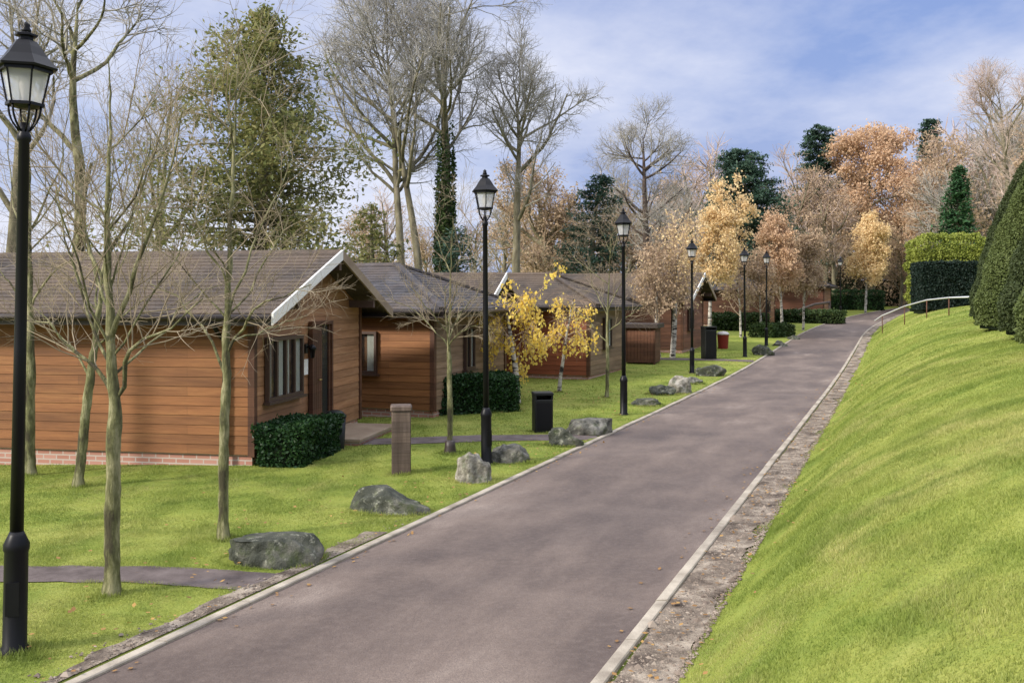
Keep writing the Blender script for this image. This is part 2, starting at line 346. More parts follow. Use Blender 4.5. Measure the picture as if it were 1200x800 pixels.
class MB:
    """collects shapes for ONE mesh"""
    def __init__(s): s.v, s.f, s.sm = [], [], []
    def add(s, vs, fs, smooth=False):
        b = len(s.v); s.v += [tuple(map(float, p)) for p in vs]
        for f in fs: s.f.append([b + i for i in f]); s.sm.append(smooth)
        return s
    def box(s, x0, x1, y0, y1, z0, z1, bev=0.0):
        if bev <= 0:
            vs = [(x, y, z) for z in (z0, z1) for y in (y0, y1) for x in (x0, x1)]
            return s.add(vs, [(0, 2, 3, 1), (4, 5, 7, 6), (0, 1, 5, 4), (2, 6, 7, 3), (0, 4, 6, 2), (1, 3, 7, 5)])
        b = bev                                   # chamfered vertical edges and top
        def ring(i, z):
            return [(x0 + b + i, y0 + i, z), (x1 - b - i, y0 + i, z), (x1 - i, y0 + b + i, z), (x1 - i, y1 - b - i, z), (x1 - b - i, y1 - i, z), (x0 + b + i, y1 - i, z), (x0 + i, y1 - b - i, z), (x0 + i, y0 + b + i, z)]
        vs = ring(0, z0) + ring(0, z1 - b) + ring(b * 0.7, z1)
        fs = [tuple(range(7, -1, -1)), tuple(range(16, 24))]
        for k in (0, 8):
            for i in range(8): j = (i + 1) % 8; fs.append((k + i, k + j, k + 8 + j, k + 8 + i))
        return s.add(vs, fs)
    def lathe(s, prof, n=16, cx=0, cy=0, smooth=True, phase=0.0, cap=True):
        vs, fs = [], []
        for r, z in prof:
            for i in range(n):
                a = 2 * pi * i / n + phase; vs.append((cx + r * cos(a), cy + r * sin(a), z))
        for k in range(len(prof) - 1):
            for i in range(n):
                j = (i + 1) % n; fs.append((k * n + i, k * n + j, (k + 1) * n + j, (k + 1) * n + i))
        if cap: fs.append(tuple(range(n - 1, -1, -1))); fs.append(tuple((len(prof) - 1) * n + i for i in range(n)))
        return s.add(vs, fs, smooth)
    def bar(s, p, q, w, h=None):
        p, q = np.array(p, float), np.array(q, float); h = h or w
        d = q - p; d /= np.linalg.norm(d)
        up = np.array((0, 0, 1.0)) if abs(d[2]) < 0.95 else np.array((0, 1.0, 0))
        a = np.cross(d, up); a /= np.linalg.norm(a); b = np.cross(a, d)
        vs = [o + a * sx * w / 2 + b * sy * h / 2 for o in (p, q) for sx, sy in ((-1, -1), (1, -1), (1, 1), (-1, 1))]
        return s.add(vs, [(0, 3, 2, 1), (4, 5, 6, 7), (0, 1, 5, 4), (1, 2, 6, 5), (2, 3, 7, 6), (3, 0, 4, 7)])
    def tube(s, pts, r, n=8):
        pts = [np.array(p, float) for p in pts]; rs = r if isinstance(r, (list, tuple)) else [r] * len(pts)
        vs, fs = [], []
        for k, p in enumerate(pts):
            d = pts[min(k + 1, len(pts) - 1)] - pts[max(k - 1, 0)]; d /= np.linalg.norm(d)
            up = np.array((0, 0, 1.0)) if abs(d[2]) < 0.9 else np.array((0, 1.0, 0))
            a = np.cross(d, up); a /= np.linalg.norm(a); b = np.cross(a, d)
            for i in range(n):
                t = 2 * pi * i / n; vs.append(p + (a * cos(t) + b * sin(t)) * rs[k])
        for k in range(len(pts) - 1):
            for i in range(n):
                j = (i + 1) % n; fs.append((k * n + i, k * n + j, (k + 1) * n + j, (k + 1) * n + i))
        fs.append(tuple(range(n - 1, -1, -1))); fs.append(tuple((len(pts) - 1) * n + i for i in range(n)))
        return s.add(vs, fs, True)
    def build(s, name, mat, parent=None):
        me = bpy.data.meshes.new(name); me.from_pydata(s.v, [], s.f); me.materials.append(mat)
        me.polygons.foreach_set('use_smooth', s.sm); me.update()
        return link(name, me, parent)

# ------------------------------------------------------------------ setting: ground, drive, paths, kerbs
ds = np.unique(np.concatenate([np.arange(-14, 40, 0.4), np.arange(40, 140, 1.5), np.array([150, 170, 200, 260, 350, 500, 800, 1300])]))
ws = np.unique(np.concatenate([-np.array([1500, 900, 500, 300, 200, 140, 100, 80, 65, 55]), np.arange(-48, -14, 1.2), np.arange(-14, -RW - 0.3, 0.35),
                               [-RW - 0.25, -RW - 0.104, -RW - 0.096, -RW + 0.05, -0.05, 0.096, 0.104, 0.25, 0.40, 0.452, 0.52, 0.62, 0.75, 0.9, 1.05], np.arange(1.2, 9, 0.3),
                               np.arange(9, 40, 1.5), [45, 55, 70, 90, 130, 200, 300, 500, 900, 1500]]))
DD, WW = np.meshgrid(ds, ws, indexing='ij')
XX = xr(DD) + WW; ZZ = ground(XX, DD)
nV = np.stack([XX, DD, ZZ], -1).reshape(-1, 3)
nw = len(ws); ii = np.arange(len(ds) - 1)[:, None] * nw + np.arange(nw - 1)[None, :]
quads = np.stack([ii, ii + 1, ii + nw + 1, ii + nw], -1).reshape(-1, 4)
tag(link('ground', mesh_np('ground', nV, [(quads, 0)], M['lawn'], True)), kind='structure')

def strip(name, w0, w1, dz, mat, d0=-13, d1=128, step=0.5, nc=8, zf=None, jag=0.0):
    dd = np.arange(d0, d1, step); cc = np.linspace(0, 1, nc)
    D, K = np.meshgrid(dd, cc, indexing='ij')
    j = jag * (np.sin(dd * 2.3) + np.sin(dd * 5.1 + 1) + np.sin(dd * 0.9 + 2) + R.normal(0, 0.5, len(dd)))[:, None]
    Wd = w0 + (w1 + j - w0) * K
    X = xr(D) + Wd
    Z = (roadz(D) if zf is None else zf(X, D)) + dz
    V = np.stack([X, D, Z], -1).reshape(-1, 3)
    i = np.arange(len(dd) - 1)[:, None] * nc + np.arange(nc - 1)[None, :]
    q = np.stack([i, i + 1, i + nc + 1, i + nc], -1).reshape(-1, 4)
    return tag(link(name, mesh_np(name, V, [(q, 0)], mat, True)), kind='structure')
strip('driveway', -RW - 0.03, 0.03, 0.004, M['asphalt'])
strip('gravel_verge', 0.10, 0.55, 0.018, M['verge'], zf=lambda X, D: ground(np.minimum(X, xr(D) + 0.44), D) + 0.06 * np.clip((X - xr(D) - 0.42), 0, 1), step=0.12, nc=9, jag=0.05)
strip('dirt_edge', -RW - 0.12, -RW - 0.30, 0.012, M['verge'], d1=10.5, step=0.12, nc=5, jag=0.03, zf=lambda X, D: ground(X, D))

def kerb(name, wc, half, top):
    dd = np.concatenate([np.arange(-13, 60, 0.914), np.arange(60, 128, 1.828)])
    V, q = [], []
    for a, b in zip(dd[:-1], dd[1:]):
        b2 = b - 0.008
        k = len(V); t = top + R.normal(0, 0.003)
        for d in (a, b2):
            x, z = float(xr(d)) + wc, float(roadz(d))
            V += [(x - half, d, z - 0.1), (x - half, d, z + t - 0.008), (x - half + 0.01, d, z + t), (x + half - 0.01, d, z + t), (x + half, d, z + t - 0.008), (x + half, d, z - 0.1)]
        for i in range(5): q.append((k + i, k + i + 1, k + 7 + i, k + 6 + i))
        q.append((k, k + 5, k + 4, k + 1)); q.append((k + 6, k + 7, k + 10, k + 11)); q.append((k + 1, k + 4, k + 3, k + 2)); q.append((k + 7, k + 8, k + 9, k + 10))
    return tag(link(name, mesh_np(name, np.array(V), [(np.array(q), 0)], M['kerb'])), kind='structure')
kerb('kerb', -RW - 0.055, 0.05, 0.030)
kerb('kerb', 0.055, 0.05, 0.038)

PATHS = []
def path(pts, wdt):
    pts = np.array(pts, float)
    seg = np.linalg.norm(np.diff(pts, axis=0), axis=1); L = np.concatenate([[0], np.cumsum(seg)])
    t = np.arange(0, L[-1], 0.15); t = np.append(t, L[-1])
    P = np.stack([np.interp(t, L, pts[:, 0]), np.interp(t, L, pts[:, 1])], -1)
    T = np.gradient(P, axis=0); T /= np.linalg.norm(T, axis=1)[:, None]; Nn = np.stack([-T[:, 1], T[:, 0]], -1)
    cc = np.linspace(-0.5, 0.5, 7)
    XY = P[:, None, :] + Nn[:, None, :] * cc[None, :, None] * wdt
    XY[:, 0] += Nn * R.normal(0, 0.012, (len(P), 1)); XY[:, -1] += Nn * R.normal(0, 0.012, (len(P), 1))
    Z = ground(XY[..., 0], XY[..., 1]) + 0.009
    V = np.concatenate([XY, Z[..., None]], -1).reshape(-1, 3)
    i = np.arange(len(P) - 1)[:, None] * 7 + np.arange(6)[None, :]
    tag(link('footpath', mesh_np('footpath', V, [(np.stack([i, i + 1, i + 8, i + 7], -1).reshape(-1, 4), 0)], M['path'], True)), kind='structure')
    PATHS.append((P, wdt))
le = lambda d: float(xr(d)) - RW - 0.12
path([(-12, 8.95), (-6, 8.82), (-3.5, 8.72), (le(8.55), 8.55)], 0.52)
path([(-2.55, 16.9), (-1.8, 16.9), (-0.5, 17.3), (le(17.6), 17.6)], 0.75)
path([(4.6, 37.5), (7.0, 37.2), (le(36.8), 36.6)], 0.9)

# ------------------------------------------------------------------ lodges
def clad(mb, p, q, z0, z1, nrm, clip=None, bh=0.145):
    """horizontal lapped boards between plan points p and q; clip(z) gives the covered part 0..1 of the length"""
    p, q, nrm = np.array(p, float), np.array(q, float), np.array(nrm, float)
    z = z0
    while z < z1 - 1e-4:
        zt = min(z + bh, z1)
        (a0, a1), (b0, b1) = (clip(z), clip(zt)) if clip else ((0, 1), (0, 1))
        if a1 - a0 <= 0.001: break
        def P(t, zz, o): xy = p + (q - p) * t + nrm * o; return (xy[0], xy[1], zz)
        mb.add([P(a0, z, 0.0), P(a1, z, 0.0), P(a1, z + 0.003, 0.014), P(a0, z + 0.003, 0.014), P(b1, zt, 0.004), P(b0, zt, 0.004)],
               [(0, 1, 2, 3), (3, 2, 4, 5)])
        z = zt

def roof_slope(mb, eL, eR, rR, rL, rows=17, lift=0.013, thick=0.07):
    """stepped shingle courses from the eave (eL,eR) up to the ridge (rL,rR), with an underside"""
    eL, eR, rR, rL = [np.array(p, float) for p in (eL, eR, rR, rL)]
    n = np.cross(eR - eL, rL - eL) if np.linalg.norm(rL - eL) > 0 else np.cross(eR - eL, rR - eL)
    n /= np.linalg.norm(n)
    if n[2] < 0: n = -n
    for k in range(rows):
        a, b = k / rows, (k + 1) / rows
        A, B = eL + (rL - eL) * a, eR + (rR - eR) * a
        Cc, D = eR + (rR - eR) * b, eL + (rL - eL) * b
        mb.add([A, B, B + n * lift, A + n * lift, Cc + n * 0.004, D + n * 0.004], [(0, 1, 2, 3), (3, 2, 4, 5), (0, 3, 5), (1, 4, 2)])
    u = [p - n * thick for p in (eL, eR, rR, rL)]
    mb.add([eL, eR, rR, rL] + u, [(4, 7, 6, 5), (0, 4, 5, 1), (1, 5, 6, 2), (3, 7, 4, 0)])

def window(root, face, c0, c1, z0, z1, panes, wall_mat=None, off=0.026):
    """face 'x': on the wall x=0 looking +x, c along y; face 'y': on the wall y=0 looking -y, c along x"""
    def bx(mb, a0, a1, o0, o1, b0, b1):
        if face == 'x': mb.box(o0, o1, a0, a1, b0, b1)
        else: mb.box(a0, a1, -o1, -o0, b0, b1)
    fw = 0.055
    fr = MB()
    bx(fr, c0, c0 + fw, off, off + 0.07, z0, z1); bx(fr, c1 - fw, c1, off, off + 0.07, z0, z1)
    bx(fr, c0 + fw, c1 - fw, off, off + 0.07, z1 - fw, z1); bx(fr, c0 + fw, c1 - fw, off, off + 0.07, z0, z0 + fw)
    for k in range(1, panes):
        m = c0 + (c1 - c0) * k / panes; bx(fr, m - 0.028, m + 0.028, off + 0.004, off + 0.062, z0 + fw, z1 - fw)
    f = fr.build('window', M['frame'], root)
    g = MB(); bx(g, c0 + fw - 0.01, c1 - fw + 0.01, off + 0.026, off + 0.032, z0 + fw - 0.01, z1 - fw + 0.01); g.build('pane', M['glass'], f)
    cu = MB()                                        # curtain folds hanging behind the glass
    n = 46
    for side in range(panes):
        a = c0 + (c1 - c0) * side / panes + 0.045; b = c0 + (c1 - c0) * (side + 1) / panes - 0.045
        a, b = (a, a + (b - a) * 0.62) if side % 2 == 0 else (b - (b - a) * 0.62, b)
        vs = []
        for i in range(n + 1):
            c = a + (b - a) * i / n; o = off + 0.010 + 0.006 * sin(i * 0.9)
            for zz in (z0 + fw, z1 - fw): vs.append((o, c, zz) if face == 'x' else (c, -o, zz))
        cu.add(vs, [(2 * i, 2 * i + 2, 2 * i + 3, 2 * i + 1) for i in range(n)])
    cu.build('curtain', M['curtain'], f)
    sl = MB(); bx(sl, c0 - 0.05, c1 + 0.05, off, off + 0.11, z0 - 0.045, z0 - 0.002); sl.build('sill', M['frame'], f)
    return f

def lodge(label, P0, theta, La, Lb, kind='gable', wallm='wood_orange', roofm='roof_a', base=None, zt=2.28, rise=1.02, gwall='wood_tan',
          front_windows=(), end_windows=(), door=None, group='timber lodges beside the drive', oh=0.42, go=0.5):
    x0, y0 = P0
    b = gz(x0, y0) if base is None else base
    root = thing('timber_lodge', label, 'lodge', (x0, y0, b), -radians(theta), group)
    PH = 0.16                                         # brick plinth
    pl = MB(); pl.box(-Lb + 0.03, -0.03, 0.03, La - 0.03, -0.6, PH); pl.build('brick_plinth', M['brick'], root)
    w = MB(); mid = La / 2
    slope = rise / (mid + oh)
    zw = zt + slope * oh - 0.09                       # wall top under the rafters
    clad(w, (-Lb, 0), (0, 0), PH, zw, (0, -1)); clad(w, (0, La), (-Lb, La), PH, zw, (0, 1))
    za = zt + rise - 0.09
    tri = lambda z: (0, 1) if z <= zw else (((z - zw) / (za - zw)) * 0.5, 1 - ((z - zw) / (za - zw)) * 0.5)
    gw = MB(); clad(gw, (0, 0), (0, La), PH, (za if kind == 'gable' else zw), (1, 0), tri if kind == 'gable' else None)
    clad(w, (-Lb, La), (-Lb, 0), PH, za, (-1, 0), tri)
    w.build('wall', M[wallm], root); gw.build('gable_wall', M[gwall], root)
    for cx, cy in ((0, 0), (0, La), (-Lb, 0), (-Lb, La)):
        cb = MB(); cb.box(cx - 0.07, cx + 0.035, cy - 0.035 if cy == 0 else cy - 0.07, cy + 0.07 if cy == 0 else cy + 0.035, PH - 0.02, zw + 0.02)
        cb.build('corner_board', M['wood_trim'], root)
    ez = zt
    r = MB()
    ridge_z = zt + rise
    X1 = go if kind == 'gable' else oh
    L0, L1 = -Lb - go, X1
    rx1 = X1 if kind == 'gable' else -(mid) + 0.0
    roof_slope(r, (L0, -oh, ez), (L1, -oh, ez), (rx1, mid, ridge_z), (L0, mid, ridge_z))
    roof_slope(r, (L1, La + oh, ez), (L0, La + oh, ez), (L0, mid, ridge_z), (rx1, mid, ridge_z))
    if kind != 'gable': roof_slope(r, (L1, -oh, ez), (L1, La + oh, ez), (rx1, mid, ridge_z), (rx1, mid, ridge_z))
    ro = r.build('roof', M[roofm], root)
    rc = MB()
    rc.add([(L0, mid - 0.11, ridge_z - 0.025), (L0, mid, ridge_z + 0.05), (L0, mid + 0.11, ridge_z - 0.025), (rx1, mid - 0.11, ridge_z - 0.025), (rx1, mid, ridge_z + 0.05), (rx1, mid + 0.11, ridge_z - 0.025)],
           [(0, 3, 4, 1), (1, 4, 5, 2), (0, 1, 2), (3, 5, 4), (0, 2, 5, 3)])
    if kind != 'gable':
        for yy in (-oh, La + oh): rc.bar((L1, yy, ez + 0.03), (rx1, mid, ridge_z + 0.03), 0.16, 0.05)
    rc.build('ridge_cap', M[roofm], ro)
    g = MB()                                          # fascia and gutter along the eaves
    for yy, s in ((-oh, -1), (La + oh, 1)):
        g.box(L0, L1, min(yy, yy + s * 0.03), max(yy, yy + s * 0.03), ez - 0.17, ez - 0.012)
    if kind != 'gable': g.box(L1, L1 + 0.03, -oh - 0.03, La + oh + 0.03, ez - 0.17, ez - 0.012)
    g.build('fascia', M['fascia'], ro)
    gt = MB()
    for yy in (-oh - 0.085, La + oh + 0.085):
        gt.tube([(L0 + 0.02, yy, ez - 0.055), (L1 - 0.02, yy, ez - 0.055)], 0.05, 10)
    if kind != 'gable': gt.tube([(L1 + 0.085, -oh, ez - 0.055), (L1 + 0.085, La + oh, ez - 0.055)], 0.05, 10)
    gt.build('gutter', M['fascia'], ro)
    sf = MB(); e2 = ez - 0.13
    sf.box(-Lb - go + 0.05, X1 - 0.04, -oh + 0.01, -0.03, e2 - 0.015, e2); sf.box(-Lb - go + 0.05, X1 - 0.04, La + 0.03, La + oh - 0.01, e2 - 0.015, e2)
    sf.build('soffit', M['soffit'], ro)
    if kind == 'gable':
        for side, mat in ((-1, 'white_board'), (1, 'tan_board')):
            yy = -oh - 0.06 if side < 0 else La + oh + 0.06
            bb = MB(); dz = 0.17
            e = slope * 0.06
            pa, pb = (L1 + 0.004, yy, ez - e + 0.035), (L1 + 0.004, mid - side * -0.0, ridge_z + 0.04)
            vs = []
            for (x, y, z) in (pa, pb):
                vs += [(x, y, z), (x, y, z - dz), (x + 0.035, y, z - dz), (x + 0.035, y, z)]
            bb.add(vs, [(0, 1, 2, 3), (4, 7, 6, 5), (0, 4, 5, 1), (1, 5, 6, 2), (2, 6, 7, 3), (3, 7, 4, 0)])
            bo = bb.build('bargeboard', M[mat], ro)
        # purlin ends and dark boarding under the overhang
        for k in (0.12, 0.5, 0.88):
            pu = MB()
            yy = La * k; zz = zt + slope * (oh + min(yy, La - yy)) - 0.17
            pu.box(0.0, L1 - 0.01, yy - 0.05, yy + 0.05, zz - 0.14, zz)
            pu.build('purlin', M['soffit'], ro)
    dp = MB() if kind == 'gable' else None
    if dp: dp.tube([(-0.42, -oh - 0.085, ez - 0.09), (-0.42, -0.30, ez - 0.28), (-0.42, -0.075, ez - 0.42), (-0.42, -0.075, 0.02)], 0.034, 8)
    if dp: dp.build('downpipe', M['black'], root)
    for (c0, c1, z0, z1, n) in front_windows: window(root, 'y', c0, c1, z0, z1, n)
    for (c0, c1, z0, z1, n) in end_windows: window(root, 'x', c0, c1, z0, z1, n)
    if door:
        c0, c1, z0, z1 = door
        d = MB(); d.box(0.026, 0.10, c0 - 0.06, c0, z0, z1 + 0.06); d.box(0.026, 0.10, c1, c1 + 0.06, z0, z1 + 0.06); d.box(0.026, 0.10, c0, c1, z1, z1 + 0.06)
        for k in range(5):
            a = c0 + (c1 - c0) * 0.52 * k / 5 + 0.004; d.box(0.03, 0.07, a, a + (c1 - c0) * 0.52 / 5 - 0.006, z0 + 0.01, z1 - 0.004)
        d.box(0.03, 0.066, c0 + (c1 - c0) * 0.92, c1 - 0.003, z0 + 0.01, z1 - 0.004)
        do = d.build('door', M['wood_trim'], root)
        gp = MB(); gp.box(0.035, 0.05, c0 + (c1 - c0) * 0.53, c0 + (c1 - c0) * 0.915, z0 + 0.01, z1 - 0.004); gp.build('pane', M['glass'], do)
        gb = MB(); gb.box(0.028, 0.0335, c0 + (c1 - c0) * 0.53, c0 + (c1 - c0) * 0.915, z0 + 0.01, z1 - 0.004); gb.build('panel', M['fascia'], do)
        h = MB(); h.tube([(0.07, c0 + 0.30, 1.10), (0.12, c0 + 0.30, 1.10), (0.12, c0 + 0.19, 1.10)], 0.011, 8); h.build('handle', M['brass'], do)
    return root

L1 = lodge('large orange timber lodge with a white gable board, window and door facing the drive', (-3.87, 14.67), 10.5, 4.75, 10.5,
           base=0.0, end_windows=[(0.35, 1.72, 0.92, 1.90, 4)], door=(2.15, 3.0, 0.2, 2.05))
# its door-side fittings
wl = MB(); wl.box(0.026, 0.05, 1.90, 2.0, 1.58, 1.74); wl.tube([(0.05, 1.95, 1.68), (0.14, 1.95, 1.72)], 0.012, 6)
wl.lathe([(0.03, 1.50), (0.055, 1.64), (0.075, 1.66), (0.02, 1.73)], 8, 0.15, 1.95); wl.build('wall_lamp', M['black'], L1)
nb = MB(); nb.box(0.026, 0.045, 1.84, 2.02, 1.22, 1.48, 0.004); nb.build('notice_plate', M['white_board'], L1)
st = MB(); st.box(0.04, 0.95, 2.0, 4.0, -0.1, 0.10); st.build('doorstep', M['brick'], L1)
st = MB(); st.box(0.03, 0.99, 1.97, 4.03, 0.10, 0.15, 0.01); st.build('step_tread', M['tan_board'], L1)

lodge('smaller orange lodge with a dark hipped roof, close behind the large gabled lodge', (-1.64, 20.5), 22, 3.9, 7.5, 'hip',
      base=0.0, roofm='roof_b', gwall='wood_brown', front_windows=[(-2.15, -1.32, 0.9, 1.8, 2)], end_windows=[(1.45, 1.95, 0.92, 1.88, 2)])
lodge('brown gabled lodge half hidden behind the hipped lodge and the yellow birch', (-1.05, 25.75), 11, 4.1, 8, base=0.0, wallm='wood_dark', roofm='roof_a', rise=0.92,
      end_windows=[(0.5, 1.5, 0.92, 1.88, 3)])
lodge('red-brown lodge with a mossy hipped roof behind the yellow birch', (2.32, 29.6), 22, 3.9, 7.0, 'hip', base=0.02, wallm='wood_red', roofm='roof_a', gwall='wood_brown',
      end_windows=[(1.4, 2.2, 0.92, 1.88, 2)])
lodge('small red lodge behind the white birch trunks', (6.95, 40.0), 22, 4.2, 6.2, 'gable', wallm='wood_dark', gwall='wood_faded', roofm='roof_a', end_windows=[(0.9, 1.9, 0.92, 1.88, 2)])
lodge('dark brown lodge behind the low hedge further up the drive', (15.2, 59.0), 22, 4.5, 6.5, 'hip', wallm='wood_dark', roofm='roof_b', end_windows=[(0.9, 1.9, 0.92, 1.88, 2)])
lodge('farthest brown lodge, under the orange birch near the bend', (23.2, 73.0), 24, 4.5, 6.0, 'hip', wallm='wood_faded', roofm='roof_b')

# bin store
sx0, sd, sz = at(735, 426)
t = thing('bin_store', 'low brown boarded bin store with a dark flat roof', 'store', (sx0 - 0.1, sd, sz), -radians(18))
b = MB()
for k in range(9): b.box(0.12 * k, 0.12 * k + 0.112, 0, 0.03, 0.05, 1.3)
for k in range(9): b.box(1.09, 1.12, 0.04 + 0.12 * k, 0.15 + 0.12 * k, 0.05, 1.3)
b.box(0, 1.09, 1.1, 1.13, 0.05, 1.3); b.box(0, 0.03, 0.04, 1.1, 0.05, 1.3)
b.build('wall', M['wood_dark'], t)
b = MB(); b.box(-0.12, 1.24, -0.14, 1.26, 1.3, 1.46, 0.02); b.build('roof', M['fascia'], t)
for px in (0, 1.06):
    b = MB(); b.box(px, px + 0.06, -0.035, -0.002, -0.1, 1.297); b.build('post', M['wood_trim'], t)

# ------------------------------------------------------------------ lamp posts
def lamp_proto():
    root = thing('lamp_post', 'x', 'lamp post', group='black lamp posts along the drive')
    b = MB(); b.lathe([(0.105, -0.1), (0.105, 0.02), (0.082, 0.05), (0.080, 0.72), (0.088, 0.74), (0.088, 0.78), (0.06, 0.84), (0.047, 0.87)], 20); b.build('base_column', M['black'], root)
    b = MB(); b.box(-0.045, 0.045, -0.0865, -0.0765, 0.28, 0.52); b.build('access_door', M['black'], root)
    b = MB(); b.lathe([(0.047, 0.86), (0.042, 2.2), (0.037, 3.68), (0.047, 3.69), (0.047, 3.73), (0.036, 3.75), (0.03, 3.82)], 16); b.build('pole', M['black'], root)
    b = MB(); b.lathe([(0.05, 0.0), (0.05, 0.05)], 12); 
    br = MB()                                       # four scrolled stays from the pole top to the lantern base
    for k in range(6):
        a = 2 * pi * k / 6
        pts = []
        for i in range(7):
            s = i / 6; r = 0.035 + 0.075 * s + 0.02 * sin(pi * s); z = 3.76 + 0.18 * s
            pts.append((r * cos(a), r * sin(a), z))
        br.tube(pts, 0.008, 6)
    br.build('bracket', M['black'], root)
    lb, lt, rb, rt = 3.95, 4.215, 0.112, 0.168
    hx = lambda r, z: [(r * cos(pi / 3 * k), r * sin(pi / 3 * k), z) for k in range(6)]
    f = MB()
    for z, r, h in ((lb, rb + 0.012, 0.022), (lt - 0.02, rt + 0.008, 0.022)):
        for k in range(6):
            p, q = hx(r, z)[k], hx(r, z)[(k + 1) % 6]; f.bar(p, q, 0.022, h)
    for k in range(6): f.bar(hx(rb + 0.005, lb)[k], hx(rt + 0.003, lt)[k], 0.011)
    f.lathe([(0.05, lb - 0.03), (rb, lb - 0.012), (rb, lb - 0.002)], 6, smooth=False)
    fo = f.build('lantern_frame', M['black'], root)
    g = MB(); A, B = hx(rb - 0.003, lb + 0.01), hx(rt - 0.008, lt - 0.02)
    g.add(A + B, [(k, (k + 1) % 6, 6 + (k + 1) % 6, 6 + k) for k in range(6)])
    g.build('glazing', M['lantern'], fo)
    bu = MB(); bu.lathe([(0.018, lb), (0.02, lb + 0.05), (0.03, lb + 0.09), (0.042, lb + 0.14), (0.035, lb + 0.19), (0.012, lb + 0.215)], 10); bu.build('bulb', M['pale_lid'], fo)
    r = MB(); r.lathe([(0.216, 4.207), (0.222, 4.222), (0.202, 4.243), (0.150, 4.300), (0.108, 4.365), (0.076, 4.408), (0.050, 4.418), (0.050, 4.440), (0.080, 4.446), (0.080, 4.460), (0.03, 4.476)], 6, smooth=False)
    ro = r.build('lantern_roof', M['black'], root)
    fi = MB(); fi.lathe([(0.03, 4.472), (0.036, 4.492), (0.022, 4.512), (0.030, 4.526), (0.004, 4.555)], 10); fi.build('finial', M['black'], ro)
    return root
LP = lamp_proto()
lamps = [(17, 763, 'black lamp post standing closest, beside the tarmac side path and slim bare trees', 1.0),
         (570, 543, 'black lamp post just behind the pale lumpy boulder', 1.0),
         (731, 486, 'black lamp post beyond the flat grey slab rock', 1.0),
         (811, 437, 'black lamp post in front of the golden birch, beside the tall black bin', 0.99),
         (873, 418, 'distant black lamp post next to the low hedge and red bin', 0.98),
         (898, 405, 'distant black lamp post just before the orange birch', 0.98),
         (985, 372, 'farthest black lamp post near the bend, left of the yellow tree', 1.0)]
for i, (px, py, lab, sc) in enumerate(lamps):
    o = LP if i == 0 else copy_tree(LP)
    x, d, z = at(px, py); o.location = (x, d, z); o['label'] = lab; o.scale = (sc * 0.965,) * 3
    if i == 0: o.rotation_euler = (0, radians(1.0), 0.2)
    else: o.rotation_euler = (radians(random.uniform(-.4, .4)), radians(random.uniform(-.4, .4)), random.uniform(0, 1))

# ------------------------------------------------------------------ rocks
def rock(px, py, w, h, mat, label, seed, shape='boulder', dep=None, rot=0.0):
    x, d, z = at(px, py)
    sx, sz = w * 1.12 / F * d / 2, h * .80 / F * d
    sy = dep or sx * 0.65
    rr = np.random.default_rng(seed)
    import bmesh
    bm = bmesh.new(); bmesh.ops.create_icosphere(bm, subdivisions=5, radius=1)
    V = np.array([v.co[:] for v in bm.verts]); fa = np.array([[v.index for v in f.verts] for f in bm.faces]); bm.free()
    D = V / np.linalg.norm(V, axis=1)[:, None]
    r = np.full(len(V), 1.25)
    for k in range(22):                             # flat fracture faces
        n = rr.normal(0, 1, 3); n /= np.linalg.norm(n); c = rr.uniform(0.74, 1.02)
        dn = D @ n; r = np.where(dn > 0.05, np.minimum(r, c / np.maximum(dn, 1e-3)), r)
    for k in range(60):
        n = rr.normal(0, 1, 3); n /= np.linalg.norm(n); s = rr.uniform(5, 26)
        r += (0.16 / s) * np.sin(s * (D @ n) + rr.uniform(0, 6.3)) * rr.uniform(0.3, 1)
    P = D * r[:, None]
    P[:, 2] = np.maximum(P[:, 2], -0.5)
    P /= np.array([np.abs(P[:, 0]).max(), np.abs(P[:, 1]).max(), P[:, 2].max()])
    if shape == 'wedge': P[:, 2] = np.where(P[:, 2] > 0, np.minimum(P[:, 2] * 1.25, np.interp(P[:, 0], (-1, -.1, .35, 1), (1.0, .95, .50, .16))), P[:, 2])
    if shape == 'slab': P[:, 2] = np.where(P[:, 2] > 0, np.minimum(P[:, 2], 0.62 + 0.05 * P[:, 0]) / 0.66, P[:, 2])
    P[:, 2] = np.where(P[:, 2] < 0, P[:, 2] * 0.35, P[:, 2])
    P = P * np.array([sx, sy, sz])
    o = link('boulder', mesh_np('boulder', P, [(fa, 0)], M[mat], False))
    o.data.polygons.foreach_set('use_smooth', np.ones(len(fa), bool)); 
    o.location = (x, d + sy * 0.7, gz(x, d + sy * 0.7) - 0.01); o.rotation_euler = (0, 0, rot)
    return tag(o, label, 'boulder', 'boulders along the left edge of the drive')
